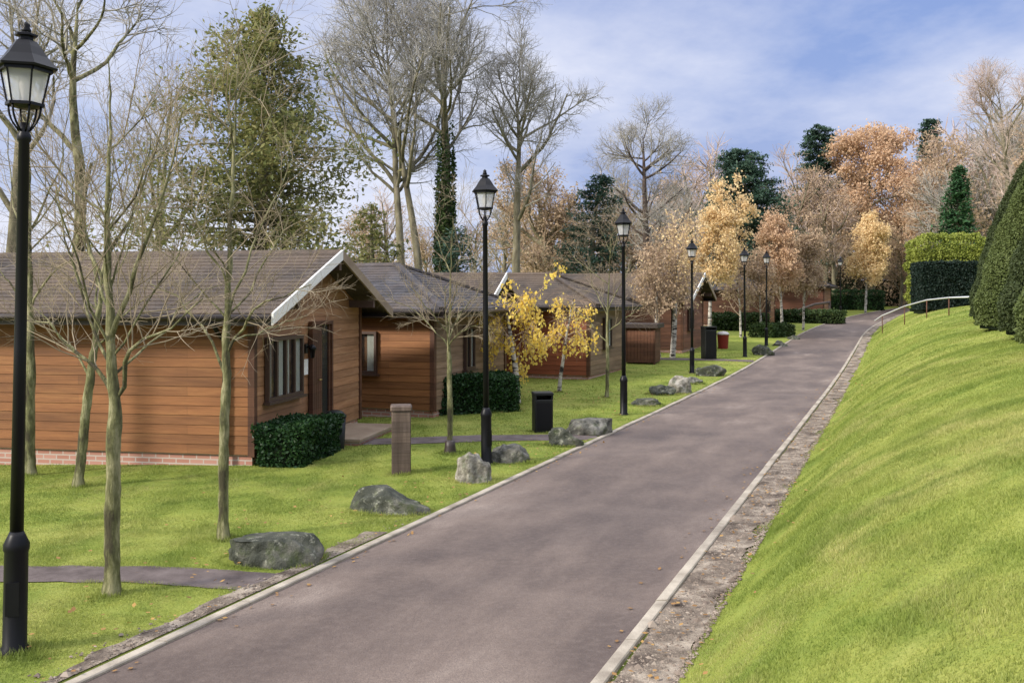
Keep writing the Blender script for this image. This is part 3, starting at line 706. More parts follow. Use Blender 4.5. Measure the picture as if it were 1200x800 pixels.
RK = [(311, 664, 116, 42, 'rock_dark', 'long low dark boulder, the one nearest the viewer by the side path', 1, 'slab', 0.3, 0.0),
      (454, 603, 92, 37, 'rock_dark', 'dark blocky boulder with a low tail tapering towards the drive', 22, 'wedge', 0.3, 0.0),
      (556, 566, 40, 46, 'rock_pale', 'pale lumpy upright boulder in front of a lamp post', 3, 'boulder', None, 0.4),
      (597, 543, 48, 27, 'rock_grey', 'grey streaked boulder right of the lamp post, with the pale lumpy one in front', 4, 'boulder', None, 0.2),
      (664, 523, 42, 27, 'rock_dark', 'dark green-grey boulder just right of the short black bin', 5, 'wedge', None, 0.2),
      (690, 510, 56, 23, 'rock_grey', 'flat-topped grey slab boulder behind the dark wedge boulder', 6, 'slab', 0.4, 0.1),
      (757, 476, 36, 11, 'rock_dark', 'low flat boulder lying in the grass beyond the third lamp post', 7, 'slab', None, 0.0),
      (778, 463, 34, 15, 'rock_dark', 'small dark boulder leaning against the pale pointed one', 8, 'boulder', None, 0.5),
      (798, 461, 28, 26, 'rock_pale', 'pale pointed boulder among small dark ones', 9, 'boulder', None, 0.0),
      (834, 441, 36, 17, 'rock_dark', 'dark boulder at the foot of the tall black bin', 10, 'boulder', None, 0.3),
      (812, 450, 24, 11, 'rock_grey', 'little grey boulder at the foot of the fourth lamp post', 11, 'boulder', None, 0.0),
      (897, 418, 26, 16, 'rock_dark', 'dark heap-shaped boulder at the drive edge past the red bin', 12, 'boulder', None, 0.0),
      (915, 407, 18, 9, 'rock_grey', 'small grey stone between the heap-shaped boulder and the orange birch', 13, 'boulder', None, 0.0),
      (932, 399, 16, 8, 'rock_dark', 'small dark stone at the drive edge below the orange birch', 14, 'boulder', None, 0.0)]
for a in RK: rock(*a)

# ------------------------------------------------------------------ posts, bins, rail
x, d, z = at(469, 556)
t = thing('timber_post', 'square weathered timber post with a capped top on the lawn', 'post', (x, d + 0.12, z), 0.12)
b = MB(); hw = 0.135; b.box(-hw, hw, -hw, hw, -0.2, 0.90, 0.012); b.build('shaft', M['wood_grey'], t)
b = MB(); b.box(-hw - 0.018, hw + 0.018, -hw - 0.018, hw + 0.018, 0.90, 0.97, 0.02); b.build('cap', M['wood_grey'], t)
x, d, z = at(527, 529)
b = MB(); b.lathe([(.11, -.1), (.10, .03), (.085, .12), (.08, .20), (.05, .215)], 12, cap=True); o = b.build('tree_stump', M['fascia']); o.location = (x + .02, d - .22, gz(x, d - .22))
tag(o, 'short dark stump at the foot of the thin pale sapling', 'stump')
def black_bin(px, py, w, h, label, rot):
    x, d, z = at(px, py)
    t = thing('litter_bin', label, 'bin', (x, d + w / 2, z), rot)
    b = MB(); b.box(-w / 2, w / 2, -w / 2, w / 2, -0.1, h - 0.13, 0.015); b.build('body', M['black_bin'], t)
    b = MB(); b.box(-w / 2, -w / 2 + 0.03, -w / 2, w / 2, h - 0.13, h - 0.05); b.box(w / 2 - 0.03, w / 2, -w / 2, w / 2, h - 0.13, h - 0.05); b.box(-w / 2 + 0.03, w / 2 - 0.03, w / 2 - 0.03, w / 2, h - 0.13, h - 0.05)
    b.box(-w / 2 - 0.012, w / 2 + 0.012, -w / 2 - 0.012, w / 2 + 0.012, h - 0.05, h, 0.015); b.build('lid', M['black_bin'], t)
    b = MB(); b.box(-w / 2 + 0.04, w / 2 - 0.04, -w / 2 - 0.008, -w / 2, 0.06, h - 0.19); b.build('door', M['black'], t)
    return t
black_bin(636, 507, 0.34, 0.74, 'short square black bin on the lawn between the hedge and the dark boulder', 0.15)
black_bin(832, 421, 0.46, 1.25, 'tall square black bin near the fourth lamp post', 0.2)
x, d, z = at(849, 409)
t = thing('litter_bin', 'red bin with a pale lid behind the tall black bin', 'bin', (x, d + 0.3, z), 0.2)
b = MB(); b.lathe([(0.20, -0.05), (0.21, 0.0), (0.25, 0.60), (0.26, 0.62)], 16); b.build('body', M['red'], t)
b = MB(); b.lathe([(0.27, 0.615), (0.27, 0.65), (0.19, 0.73), (0.05, 0.76)], 16); b.build('lid', M['pale_lid'], t)
t = thing('litter_bin', 'small dark bin between the box hedge and the lodge doorstep', 'bin', (-2.92, 16.15, gz(-2.9, 16.1)), -0.2)
b = MB(); b.lathe([(0.15, -0.05), (0.16, 0.0), (0.185, 0.52)], 14); b.build('body', M['black_bin'], t)
b = MB(); b.lathe([(0.195, 0.521), (0.195, 0.56), (0.12, 0.63), (0.03, 0.65)], 14); b.build('lid', M['black_bin'], t)

t = thing('handrail', 'pale steel handrail on thin posts climbing the grass bank', 'handrail')
hp = [(xd(1034, 46), 46), (xd(1060, 42), 42), (xd(1086, 38.5), 38.5), (xd(1112, 35.5), 35.5), (xd(1139, 32.5), 32.5)]
top = [(x, y, gz(x, y) + h) for (x, y), h in zip(hp, (0.85, 0.8, 0.72, 0.66, 0.62))]
b = MB(); b.tube([(top[0][0] - 0.25, top[0][1] + 0.3, top[0][2] - 0.25)] + top + [(top[-1][0] + .1, top[-1][1] - .15, top[-1][2] - 0.12)], 0.028, 8); b.build('rail', M['steel'], t)
for (x, y, z) in top:
    b = MB(); b.tube([(x, y, gz(x, y) - 0.2), (x, y, z - 0.02)], 0.022, 8); b.build('post', M['wood_trim'], t)

# rustic timber rail by the far trees
x0_, d0_ = xd(936, 66), 66; x1_, d1_ = xd(972, 70), 70
t = thing('timber_fence', 'rustic timber rail on posts beside the far end of the drive', 'fence')
za, zb = gz(x0_, d0_) + 0.75, gz(x1_, d1_) + 1.15
b = MB(); b.tube([(x0_, d0_, za), ((x0_ + x1_) / 2, 68, (za + zb) / 2 + 0.12), (x1_, d1_, zb)], 0.09, 8); b.build('rail', M['wood_grey'], t)
for (x, y, z) in ((x0_, d0_, za), (x1_, d1_, zb)):
    b = MB(); b.tube([(x, y, gz(x, y) - .2), (x, y, z)], 0.09, 8); b.build('post', M['wood_grey'], t)

# ------------------------------------------------------------------ foliage helpers
def unit(a): return a / np.maximum(np.linalg.norm(a, axis=-1, keepdims=True), 1e-9)
def leaf_quads(P, size, rng, aspect=0.6, flat=0.0, down=0.0, jit=0.3):
    n = len(P)
    a = rng.normal(0, 1, (n, 3)); a[:, 2] = a[:, 2] * (1 - flat) - down * 2; a = unit(a)
    c = rng.normal(0, 1, (n, 3)); c[:, 2] += flat * 3 * 0; b = unit(np.cross(a, c))
    if flat:
        up = np.tile(np.array([[0, 0, 1.0]]), (n, 1)) + rng.normal(0, 1 - flat, (n, 3)) * 0.8
        b = unit(np.cross(up, a))
    s = size * (1 + rng.uniform(-jit, jit, (n, 1)))
    V = np.stack([P - a * s / 2, P + b * s * aspect / 2, P + a * s / 2, P - b * s * aspect / 2], 1).reshape(-1, 3)
    return V, np.arange(4 * n).reshape(n, 4)

def tubes(polys):
    """polys: list of (pts (n,3), radii (n,), sides) -> V, quads   (grouped so that it stays quick)"""
    groups = {}
    for p, r, s in polys: groups.setdefault((len(p), s), []).append((p, r))
    Vs, Qs, off = [], [], 0
    for (n, s), lst in groups.items():
        P = np.array([a for a, _ in lst]); Rr = np.array([b for _, b in lst])
        T = np.empty_like(P); T[:, 1:-1] = P[:, 2:] - P[:, :-2]; T[:, 0] = P[:, 1] - P[:, 0]; T[:, -1] = P[:, -1] - P[:, -2]
        T = unit(T); main = unit(P[:, -1] - P[:, 0])
        ref = np.where(np.abs(main[:, 2:3]) < 0.8, np.array([[0, 0, 1.0]]), np.array([[1.0, 0, 0]]))[:, None, :]
        A = unit(np.cross(T, ref)); B = np.cross(A, T)
        th = 2 * pi * np.arange(s) / s
        ring = P[:, :, None, :] + (A[:, :, None, :] * np.cos(th)[None, None, :, None] + B[:, :, None, :] * np.sin(th)[None, None, :, None]) * Rr[:, :, None, None]
        m = len(lst)
        base = off + (np.arange(m)[:, None, None] * n + np.arange(n - 1)[None, :, None]) * s
        k = np.arange(s)[None, None, :]; k2 = (k + 1) % s
        q = np.stack([base + k, base + k2, base + s + k2, base + s + k], -1).reshape(-1, 4)
        Vs.append(ring.reshape(-1, 3)); Qs.append(q); off += m * n * s
    return np.concatenate(Vs), np.concatenate(Qs)

class Tree:
    def __init__(s, seed): s.r = np.random.default_rng(seed); s.lev = {}; s.tips = []
    def poly(s, p, d, L, n, wob, trop):
        p = np.array(p, float); d = unit(np.array(d, float)); pts = [p]
        for _ in range(n - 1):
            d = unit(d + s.r.normal(0, wob, 3) + np.array((0, 0, trop))); p = p + d * L / (n - 1); pts.append(p)
        return np.array(pts)
    def add(s, lev, pts, rad): s.lev.setdefault(lev, []).append((pts, rad))
    def limb(s, pts, r0, r1, lev=0):
        pts = np.array(pts, float); rad = np.linspace(r0, r1, len(pts)); s.add(lev, pts, rad); return pts, rad
    def sprout(s, pts, rad, lev, P, scale=1.0):
        """branches along a limb; P[lev] = dict(n, t0, ang, len, rr, wob, trop, pts)"""
        if lev not in P: s.tips.append(pts); return
        q = P[lev]; L = np.linalg.norm(np.diff(pts, axis=0), axis=1); cum = np.concatenate([[0], np.cumsum(L)]) / max(L.sum(), 1e-6)
        n = max(1, int(s.r.poisson(q['n']) if q['n'] < 6 else round(q['n'] * s.r.uniform(.85, 1.15))))
        ts = np.sort(s.r.uniform(q['t0'], q.get('t1', 1.0), n)); az = s.r.uniform(0, 2 * pi)
        for t in ts:
            k = min(np.searchsorted(cum, t, side='right') - 1, len(pts) - 2); f = (t - cum[k]) / max(cum[k + 1] - cum[k], 1e-6)
            p = pts[k] + (pts[k + 1] - pts[k]) * f; T = unit(pts[k + 1] - pts[k]); rl = rad[k] + (rad[k + 1] - rad[k]) * f
            az += 2.4 + s.r.normal(0, .5)
            ref = np.array((0, 0, 1.0)) if abs(T[2]) < .9 else np.array((1.0, 0, 0))
            A = unit(np.cross(T, ref)); B = np.cross(A, T); ang = radians(q['ang'] + s.r.normal(0, q.get('dang', 9)))
            d = T * cos(ang) + (A * cos(az) + B * sin(az)) * sin(ang)
            Ln = q['len'] * s.r.uniform(.6, 1.25) * (1 - q.get('tap', .5) * (t - q['t0']) / (1.0001 - q['t0'])) * scale
            if 'len_of' in q: Ln *= L.sum() / q['len_of']
            r = max(min(rl * .8, q['rr'] * (Ln / (q['len'] * scale)) ** .5), q.get('rmin', .002))
            pp = s.poly(p, d, Ln, q['pts'], q['wob'], q['trop']); rr = np.linspace(r, max(r * .35, q.get('rmin', .002) * .7), len(pp))
            s.add(lev + 1, pp, rr); s.sprout(pp, rr, lev + 1, P, scale)
    def mesh(s, name, levels, mat, sides):
        pl = [(p, r, sides.get(l, 3)) for l in levels for p, r in s.lev.get(l, [])]
        V, q = tubes(pl); return mesh_np(name, V, [(q, 0)], mat, True)

def gnarl(V, amt, sc=1.0):
    """uneven bark: lumps pushed in and out"""
    x, y, z = V[:, 0] * sc, V[:, 1] * sc, V[:, 2] * sc
    f = np.sin(9 * z + 14 * x) + np.sin(23 * z - 31 * y + 1) * .6 + np.sin(41 * x + 17 * z) * .5 + np.sin(55 * y - 38 * z + 2) * .4
    g = np.sin(13 * z + 20 * y + 2) + np.sin(29 * z + 37 * x) * .6
    V = V.copy(); V[:, 0] += amt * f; V[:, 1] += amt * g; return V
def finish(t, root, bark, twig, split=1, sides={0: 10, 1: 6, 2: 4}, leaves=None, crown_extra=None, gn=.004):
    top = max(t.lev)
    V, q = tubes([(p, r, sides.get(l, 3)) for l in range(0, split + 1) for p, r in t.lev.get(l, [])])
    link('trunk', mesh_np('trunk', gnarl(V, gn), [(q, 0)], bark, True), root)
    pl = [(p, r, sides.get(l, 3)) for l in range(split + 1, top + 1) for p, r in t.lev.get(l, [])]
    V, q = tubes(pl); polys = [(q, 0)]; mats_ = [twig]
    if leaves is not None:
        LV, LQ = leaves; polys.append((LQ + len(V), 1)); V = np.concatenate([V, LV]); mats_.append(crown_extra)
    link('crown', mesh_np('crown', V, polys, mats_, False), root)

def tip_leaves(t, per, spread, size, rng, **kw):
    """leaf positions strewn about the outermost twigs"""
    tips = np.array([p for p in t.tips])
    n = len(tips); idx = np.repeat(np.arange(n), per); f = rng.uniform(0.1, 1.0, len(idx)) * (tips.shape[1] - 1)
    k = np.minimum(f.astype(int), tips.shape[1] - 2); fr = (f - k)[:, None]
    P = tips[idx, k] * (1 - fr) + tips[idx, k + 1] * fr + rng.normal(0, spread, (len(idx), 3))
    return leaf_quads(P, size, rng, **kw)

# ------------------------------------------------------------------ slim bare trees on the near lawn
YOUNG = {0: dict(n=9, t0=.42, ang=46, len=1.5, rr=.014, wob=.12, trop=.10, pts=8, tap=.45, rmin=.0036),
         1: dict(n=6, t0=.2, ang=40, len=.80, rr=.0065, wob=.14, trop=.05, pts=6, rmin=.0024),
         2: dict(n=4, t0=.2, ang=38, len=.48, rr=.0036, wob=.16, trop=.03, pts=5, rmin=.0018),
         3: dict(n=3, t0=.2, ang=36, len=.26, rr=.0024, wob=.15, trop=.02, pts=4, rmin=.0014)}
def young(px, py, trunk, limbs, r0, label, seed, P=YOUNG, scale=1.0, top_r=.012, twig='twig_tan', bark='bark_green'):
    x, d, z = at(px, py); k = d / F
    root = thing('young_tree', label, 'tree', (x, d, z), 0)
    t = Tree(seed)
    def L(pts): return [((a - px) * k, (c[0] if c else 0), (py - b) * k) for a, b, *c in pts]
    tp = L(trunk); tp[0] = (tp[0][0], tp[0][1], -0.1)
    # smooth the hand-laid line
    def sm(p, n): p = np.array(p, float); s_ = np.linspace(0, len(p) - 1, n); return np.stack([np.interp(s_, np.arange(len(p)), p[:, i]) for i in range(3)], -1)
    T_ = sm(tp, 60); T_[2:] += np.cumsum(t.r.normal(0, .0035, T_[2:].shape), 0) * .8
    f_ = np.linspace(0, 1, 60); rad = r0 * np.interp(f_, (0, .3, .45, .7, 1), (1, .86, .60, .30, .07)); rad[:4] *= (1.4, 1.28, 1.14, 1.05); rad *= 1 + t.r.normal(0, .02, 60)
    t.add(0, T_, rad); t.sprout(T_, rad, 0, P, scale)
    for pts, r in limbs:
        q = sm(L(pts), 9); q[1:] += t.r.normal(0, .018, q[1:].shape); r = r * .72; rr = np.linspace(r, r * .22, 9)
        t.add(1, q, rr); t.sprout(q, rr, 1, {**P, 1: dict(P[1], n=9)}, scale)
    finish(t, root, M[bark], M[twig], 1, {0: 16, 1: 8, 2: 4, 3: 3})
    return root
young(130, 696, [(130, 697), (131, 640), (131, 560), (133, 480), (129, 420), (126, 340), (125, 260), (128, 190), (131, 130), (127, 70)],
      [([(134, 470), (150, 425, -.1), (176, 398, -.2), (210, 384, -.25), (250, 350, -.3)], .030), ([(131, 462), (105, 434, .1), (78, 412, .2), (40, 386, .3), (5, 372, .35)], .028),
       ([(131, 395), (155, 345, -.1), (180, 285, -.15), (205, 220, -.2), (235, 140, -.3)], .034), ([(127, 350), (98, 300, .15), (70, 250, .3), (55, 180, .4)], .026),
       ([(133, 440), (160, 410, .3), (190, 360, .5), (225, 330, .7)], .018),
       ([(126, 300), (145, 250, .2), (160, 190, .3), (185, 120, .3)], .020)],
      .066, 'slim bare tree with a green trunk forking low, beside the side path', 21)
young(262, 632, [(262, 632), (262, 560), (264, 480), (265, 410), (268, 330), (270, 250), (273, 170), (276, 95), (278, 30)],
      [([(264, 440), (246, 402, .1), (226, 380, .2), (195, 345, .3), (160, 330, .4)], .026), ([(266, 415), (292, 376, -.2), (325, 350, -.3), (372, 335, -.4)], .024),
       ([(267, 370), (285, 300, .2), (312, 230, .3), (345, 165, .4)], .022), ([(268, 340), (245, 280, -.2), (222, 220, -.3), (205, 150, -.3)], .020),
       ([(265, 405), (300, 385, .4), (340, 372, .7)], .018)],
      .054, 'slim bare tree standing behind the long low dark boulder', 22)
young(92, 571, [(90, 572), (97, 520), (105, 450), (112, 400), (118, 350), (124, 300), (128, 240), (133, 170)],
      [([(106, 445), (80, 410, .2), (50, 385, .3), (10, 350, .4)], .026), ([(112, 405), (150, 370, -.2), (190, 345, -.3)], .022), ([(116, 370), (95, 300, .3), (80, 230, .4)], .022)],
      .066, 'slim bare tree leaning to the right near the lodge wall', 23, scale=1.15)
young(35, 557, [(35, 558), (35, 500), (36, 420), (37, 340), (36, 250), (35, 160), (38, 60)],
      [([(36, 380), (10, 340, .2), (-20, 310, .3)], .03), ([(37, 360), (70, 320, -.2), (105, 290, -.3)], .028), ([(36, 270), (60, 200, .2), (75, 120, .2)], .026)],
      .078, 'straight mossy bare tree behind the closest lamp post', 24, scale=1.25)
young(527, 530, [(527, 530), (527, 480), (526, 430), (525, 390), (527, 350), (529, 300), (531, 255)],
      [([(526, 410), (505, 385, .2), (485, 365, .4), (450, 345, .5)], .020), ([(526, 405), (545, 385, -.2), (570, 375, -.4)], .020), ([(526, 390), (500, 360, -.2), (480, 330, -.3)], .018),
       ([(526, 385), (550, 355, .3), (565, 335, .4)], .016)],
      .048, 'thin pale sapling with a twiggy round crown in front of the hipped lodge', 25, scale=.9)
young(710, 466, [(711, 466), (712, 430), (711, 390), (712, 350), (713, 310), (714, 275)],
      [([(711, 400), (690, 375, .2), (665, 355, .4)], .022), ([(712, 390), (735, 370, -.2), (755, 355, -.3)], .022), ([(712, 370), (695, 335, .3), (690, 300, .3)], .02)],
      .048, 'thin bare sapling just left of the third lamp post', 26, scale=1.1)

# ------------------------------------------------------------------ birches
WEEP = {0: dict(n=22, t0=.36, ang=58, len=1.0, rr=.015, wob=.10, trop=-.03, pts=7, rmin=.005, tap=.45),
        1: dict(n=7, t0=.3, ang=40, len=.62, rr=.006, wob=.10, trop=-.38, pts=6, rmin=.003),
        2: dict(n=3, t0=.2, ang=22, len=.62, rr=.0036, wob=.06, trop=-.50, pts=5, rmin=.0022)}
def birch(px, py, hpx, label, seed, leafm, P=WEEP, scale=1.0, per=7, size=.085, lean=0.0, r0=.07, down=.5, spread=.05, density=1.0, extra=None, name='birch_tree', twig='twig_brown', d=None):
    if d is None: x, d, z = at(px, py)
    else: x = xd(px, d); z = gz(x, d)
    H = hpx / F * d
    root = thing(name, label, 'tree', (x, d, z), 0, None)
    t = Tree(seed); pts = t.poly((0, 0, -.1), (lean, 0, 1), H, 16, .035, .02); rad = np.linspace(1, 0, 16) ** .8 * r0 + .008
    t.add(0, pts, rad); t.sprout(pts, rad, 0, P, scale)
    if extra:
        fr, dr, Ln = extra; p0 = pts[int(fr * 15)]; q = t.poly(p0, dr, Ln, 9, .05, .0); rq = np.linspace(.016, .004, 9)
        t.add(1, q, rq); t.sprout(q, rq, 2, {2: dict(n=16, t0=.25, ang=35, len=.32, rr=.004, wob=.1, trop=.0, pts=5, rmin=.002)})
    lv = tip_leaves(t, per, spread * scale, size, t.r, down=down, aspect=.7)
    finish(t, root, M['bark_birch'], M[twig], 0, {0: 12, 1: 5, 2: 4}, lv, M[leafm])
    return root
birch(606, 474, 132, 'golden weeping birch with a black and white trunk behind the lamp post', 31, 'leaf_yellow', per=5, size=.085, down=.9, spread=.035, r0=.085, scale=.95, extra=(.8, (.95, -.2, .72), 1.7))
birch(655, 459, 116, 'yellow weeping birch with a thin pale trunk before the red-brown lodge', 32, 'leaf_yellow', per=3, size=.085, down=.9, spread=.035, lean=.03, r0=.05, P={**WEEP, 0: dict(WEEP[0], n=15, len=.8)}, scale=.9)
UPR = {0: dict(n=26, t0=.28, ang=42, len=2.3, rr=.035, wob=.10, trop=.06, pts=7, rmin=.01, tap=.7),
       1: dict(n=7, t0=.25, ang=40, len=1.1, rr=.014, wob=.12, trop=-.04, pts=6, rmin=.006),
       2: dict(n=5, t0=.2, ang=35, len=.7, rr=.008, wob=.12, trop=-.14, pts=5, rmin=.005)}
birch(831, 0, 168, 'tall golden birch with a narrow leafy crown behind the tall black bin', 33, 'leaf_gold', UPR, .85, 11, .125, r0=.09, d=48, spread=.12)
birch(788, 0, 150, 'pale half-bare birch with a white trunk beside the bin store', 34, 'leaf_gold', UPR, .85, 2, .10, lean=.06, r0=.11, d=38, spread=.1)
birch(772, 0, 120, 'white-trunked birch with few leaves, left of the pale half-bare one', 35, 'leaf_tan', UPR, .75, 3, .10, lean=-.03, r0=.09, d=37.4, spread=.1)
birch(917, 0, 128, 'orange birch with hanging leaves beside the distant lamp posts', 36, 'leaf_orange', UPR, .85, 14, .125, r0=.08, d=53, spread=.12)
birch(941, 0, 108, 'small peach-leaved birch right of the orange birch', 37, 'leaf_tan', UPR, .75, 9, .12, r0=.07, d=56, spread=.12)
birch(1014, 0, 102, 'bright yellow tree at the bend of the drive', 38, 'leaf_gold', UPR, 1.0, 16, .16, r0=.1, d=80, spread=.16)
birch(868, 0, 95, 'slender bare birch beside the low hedge', 39, 'leaf_tan', UPR, .6, 1, .12, r0=.06, d=50, spread=.1)
birch(892, 0, 90, 'slender pale birch between the two distant lamp posts', 40, 'leaf_tan', UPR, .6, 2, .12, r0=.06, d=51, spread=.1)

# ------------------------------------------------------------------ tall bare trees
TALL = {0: dict(n=15, t0=.42, ang=46, len=6.2, rr=.11, wob=.10, trop=.085, pts=9, rmin=.03, tap=.5),
        1: dict(n=8, t0=.25, ang=42, len=2.5, rr=.045, wob=.13, trop=.05, pts=7, rmin=.016),
        2: dict(n=6, t0=.2, ang=42, len=1.5, rr=.017, wob=.15, trop=.03, pts=6, rmin=.008),
        3: dict(n=5, t0=.15, ang=42, len=.9, rr=.009, wob=.16, trop=.01, pts=4, rmin=.006)}
def bare(px, d, ytop, label, seed, P=TALL, scale=1.0, r0=.28, lean=0.0, bark='bark_brown', twig='twig_grey', twin=False, group=None, name='bare_tree', wob=.03):
    x = xd(px, d); z = gz(x, d); H = zd(ytop, d) - z
    root = thing(name, label, 'tree', (x, d, z), 0, group)
    t = Tree(seed)
    for k in range(2 if twin else 1):
        ox = (k - .5) * .75 if twin else 0
        pts = t.poly((ox, 0, -.2), (lean + (ox * .06), 0, 1), H * (.93 if k else 1) * .93, 14, wob, .03); rad = np.linspace(1, 0, 14) ** .75 * r0 + .02; rad[0] *= 1.25
        t.add(0, pts, rad); t.sprout(pts, rad, 0, P, scale)
    finish(t, root, M[bark], M[twig], 1, {0: 10, 1: 6, 2: 4})
    return root, t, H
FAN = {**TALL, 0: dict(TALL[0], t0=.48, ang=52, n=17, len=6.6)}
bare(482, 46, 8, 'tall twin-trunked bare tree, left of the ivy-clad trunk', 51, twin=True, r0=.22, scale=.92, P=FAN)
iv, it, iH = bare(523, 47, -18, 'tallest bare tree, its thick trunk clad in dark ivy', 52, r0=.36, scale=1.0, P=FAN)
rr = np.random.default_rng(5)
n = 9000; zz = .2 + iH * .62 * rr.beta(1.1, 2.0, n); th = rr.uniform(0, 2 * pi, n); rad = .34 + .12 * np.abs(rr.normal(0, 1, n)) * (1.1 - zz / iH)
tr = it.lev[0][0][0]; cx = np.interp(zz, tr[:, 2], tr[:, 0]); cy = np.interp(zz, tr[:, 2], tr[:, 1])
V, q = leaf_quads(np.stack([cx + rad * np.cos(th), cy + rad * np.sin(th), zz], -1), .17, rr)
link('ivy', mesh_np('ivy', V, [(q, 0)], M['ivy']), iv)
bare(606, 48, 66, 'tall single-trunked bare tree with a spreading top, right of the ivy-clad one', 53, r0=.24, scale=.80, lean=-.02)
bare(757, 62, 138, 'dark-trunked bare tree with a round fine-twigged crown above the lodges', 54, r0=.30, scale=.80, twig='twig_grey', P={**TALL, 0: dict(TALL[0], t0=.28, ang=62, n=22, len=5.4, trop=.06, tap=.55), 3: dict(TALL[3], n=6)}, bark='bark_dark', wob=.012)
THIN = {**TALL, 0: dict(TALL[0], t0=.3, ang=44, n=9), 1: dict(TALL[1], n=5), 2: dict(TALL[2], n=4), 3: dict(TALL[3], n=4, rmin=.005)}
bare(85, 25, -30, 'large bare tree rising behind the roof of the large gabled lodge', 55, r0=.2, scale=.72, lean=-.05, wob=.06, bark='bark_green', twig='twig_grey', P=THIN)
bare(5, 29, -60, 'bare tree at the far left behind the lodge roof', 56, r0=.2, scale=.75, lean=.02, twig='twig_grey', P=THIN)
bare(180, 38, 70, 'thin bare tree between the large bare tree and the big olive conifer', 57, r0=.14, scale=.7, twig='twig_grey', P=THIN)
bare(1185, 72, 95, 'bare grey tree rising above the clipped yews', 58, r0=.3, scale=1.0, twig='twig_pink', P={**TALL, 0: dict(TALL[0], t0=.25, ang=46)})

# ------------------------------------------------------------------ conifers
def conifer(px, d, ytop, width_px, label, seed, mat, size=.26, dens=1.0, base_frac=.05, droop=.12, ragged=.45, shape=1.0, name='conifer_tree', r0=.3, nb=150, flat=.55, lean=0, lump=0.0, vs=.45):
    x = xd(px, d); z = gz(x, d); H = zd(ytop, d) - z; Wd = width_px / F * d / 2
    root = thing(name, label, 'tree', (x, d, z), 0)
    r = np.random.default_rng(seed); t = Tree(seed)
    pts = t.poly((0, 0, -.2), (lean, 0, 1), H, 14, .025, .02); rad = np.linspace(1, 0, 14) ** .9 * r0 + .02
    t.add(0, pts, rad); LP_ = []
    az = 0
    for i in range(nb):
        f = base_frac + (1 - base_frac) * ((i + r.uniform(0, 1)) / nb); az += 2.4 + r.normal(0, .4)
        L = Wd * (1 - f) ** shape * (1 + r.uniform(-ragged, ragged * .5)) + .25
        L *= 1 + lump * sin(2 * az + 9 * f + seed) * sin(11 * f + az + 1)
        k = f * 13; j = min(int(k), 12); p = pts[j] + (pts[j + 1] - pts[j]) * (k - j)
        dr = np.array((cos(az), sin(az), .25 - .2 * (1 - f)))
        b = t.poly(p, dr, L, 7, .08, -droop * .5 + .02); t.add(1, b, np.linspace(.05 * (1 - f) + .015, .01, 7))
        m = int((14 + 26 * L) * dens)
        g = np.sqrt(r.uniform(0.04, 1, m)) * 6; jj = np.minimum(g.astype(int), 5); fr = (g - jj)[:, None]
        c = b[jj] * (1 - fr) + b[jj + 1] * fr
        spread = .10 * L * (g / 6)[:, None] + .10
        c = c + r.normal(0, 1, (m, 3)) * spread * np.array((1, 1, vs)); c[:, 2] -= np.abs(r.normal(0, .10, m))
        LP_.append(c)
    c = np.concatenate(LP_)
    V, q = leaf_quads(c, size, r, aspect=.42, flat=flat, down=.1)
    vt, qt = tubes([(p, rr_, 8) for p, rr_ in t.lev[0]]); link('trunk', mesh_np('trunk', vt, [(qt, 0)], M['bark_brown'], True), root)
    vb, qb = tubes([(p, rr_, 4) for p, rr_ in t.lev[1]])
    link('crown', mesh_np('crown', np.concatenate([vb, V]), [(qb, 0), (q + len(vb), 1)], [M['bark_brown'], M[mat]]), root)
    return root
conifer(306, 34, 14, 360, 'big ragged olive-green conifer behind the large gabled lodge', 61, 'needle_olive', size=.20, nb=220, dens=2.6, ragged=.8, shape=.68, lump=.45, vs=.7, r0=.34, flat=.35)
conifer(440, 44, 235, 110, 'low ragged conifer branches showing above the hipped lodge roof', 62, 'needle_olive', size=.22, nb=60, dens=1.6, ragged=.7, shape=.6, r0=.2)
conifer(688, 52, 196, 100, 'dark green pine between the tan-leaved tree and the round bare tree', 63, 'needle_dark', size=.24, dens=1.8, nb=120, ragged=.45, shape=.55, r0=.25)
conifer(540, 40, 262, 64, 'small dark evergreen at the foot of the ivy-clad trunk', 64, 'needle_dark', size=.2, dens=1.8, nb=70, shape=.4, r0=.12)
conifer(886, 74, 170, 124, 'broad dark green conifer rising behind the golden birch', 65, 'needle_dark', size=.30, nb=210, dens=2.0, shape=.40, r0=.35, base_frac=.25)
conifer(1120, 66, 192, 56, 'narrow dark green conical conifer above the clipped hedge', 66, 'needle_green', size=.32, nb=170, dens=1.2, ragged=.15, shape=.7, r0=.2)
conifer(955, 98, 146, 62, 'dark pine top standing above the brown wood left of the oak', 67, 'needle_dark', size=.36, dens=2, nb=90, shape=.3, base_frac=.62, r0=.35, ragged=.5)
conifer(1082, 112, 133, 44, 'distant dark pine top peeping over the orange oak', 68, 'needle_dark', size=.4, dens=2, nb=70, shape=.3, base_frac=.75, r0=.35, ragged=.5)

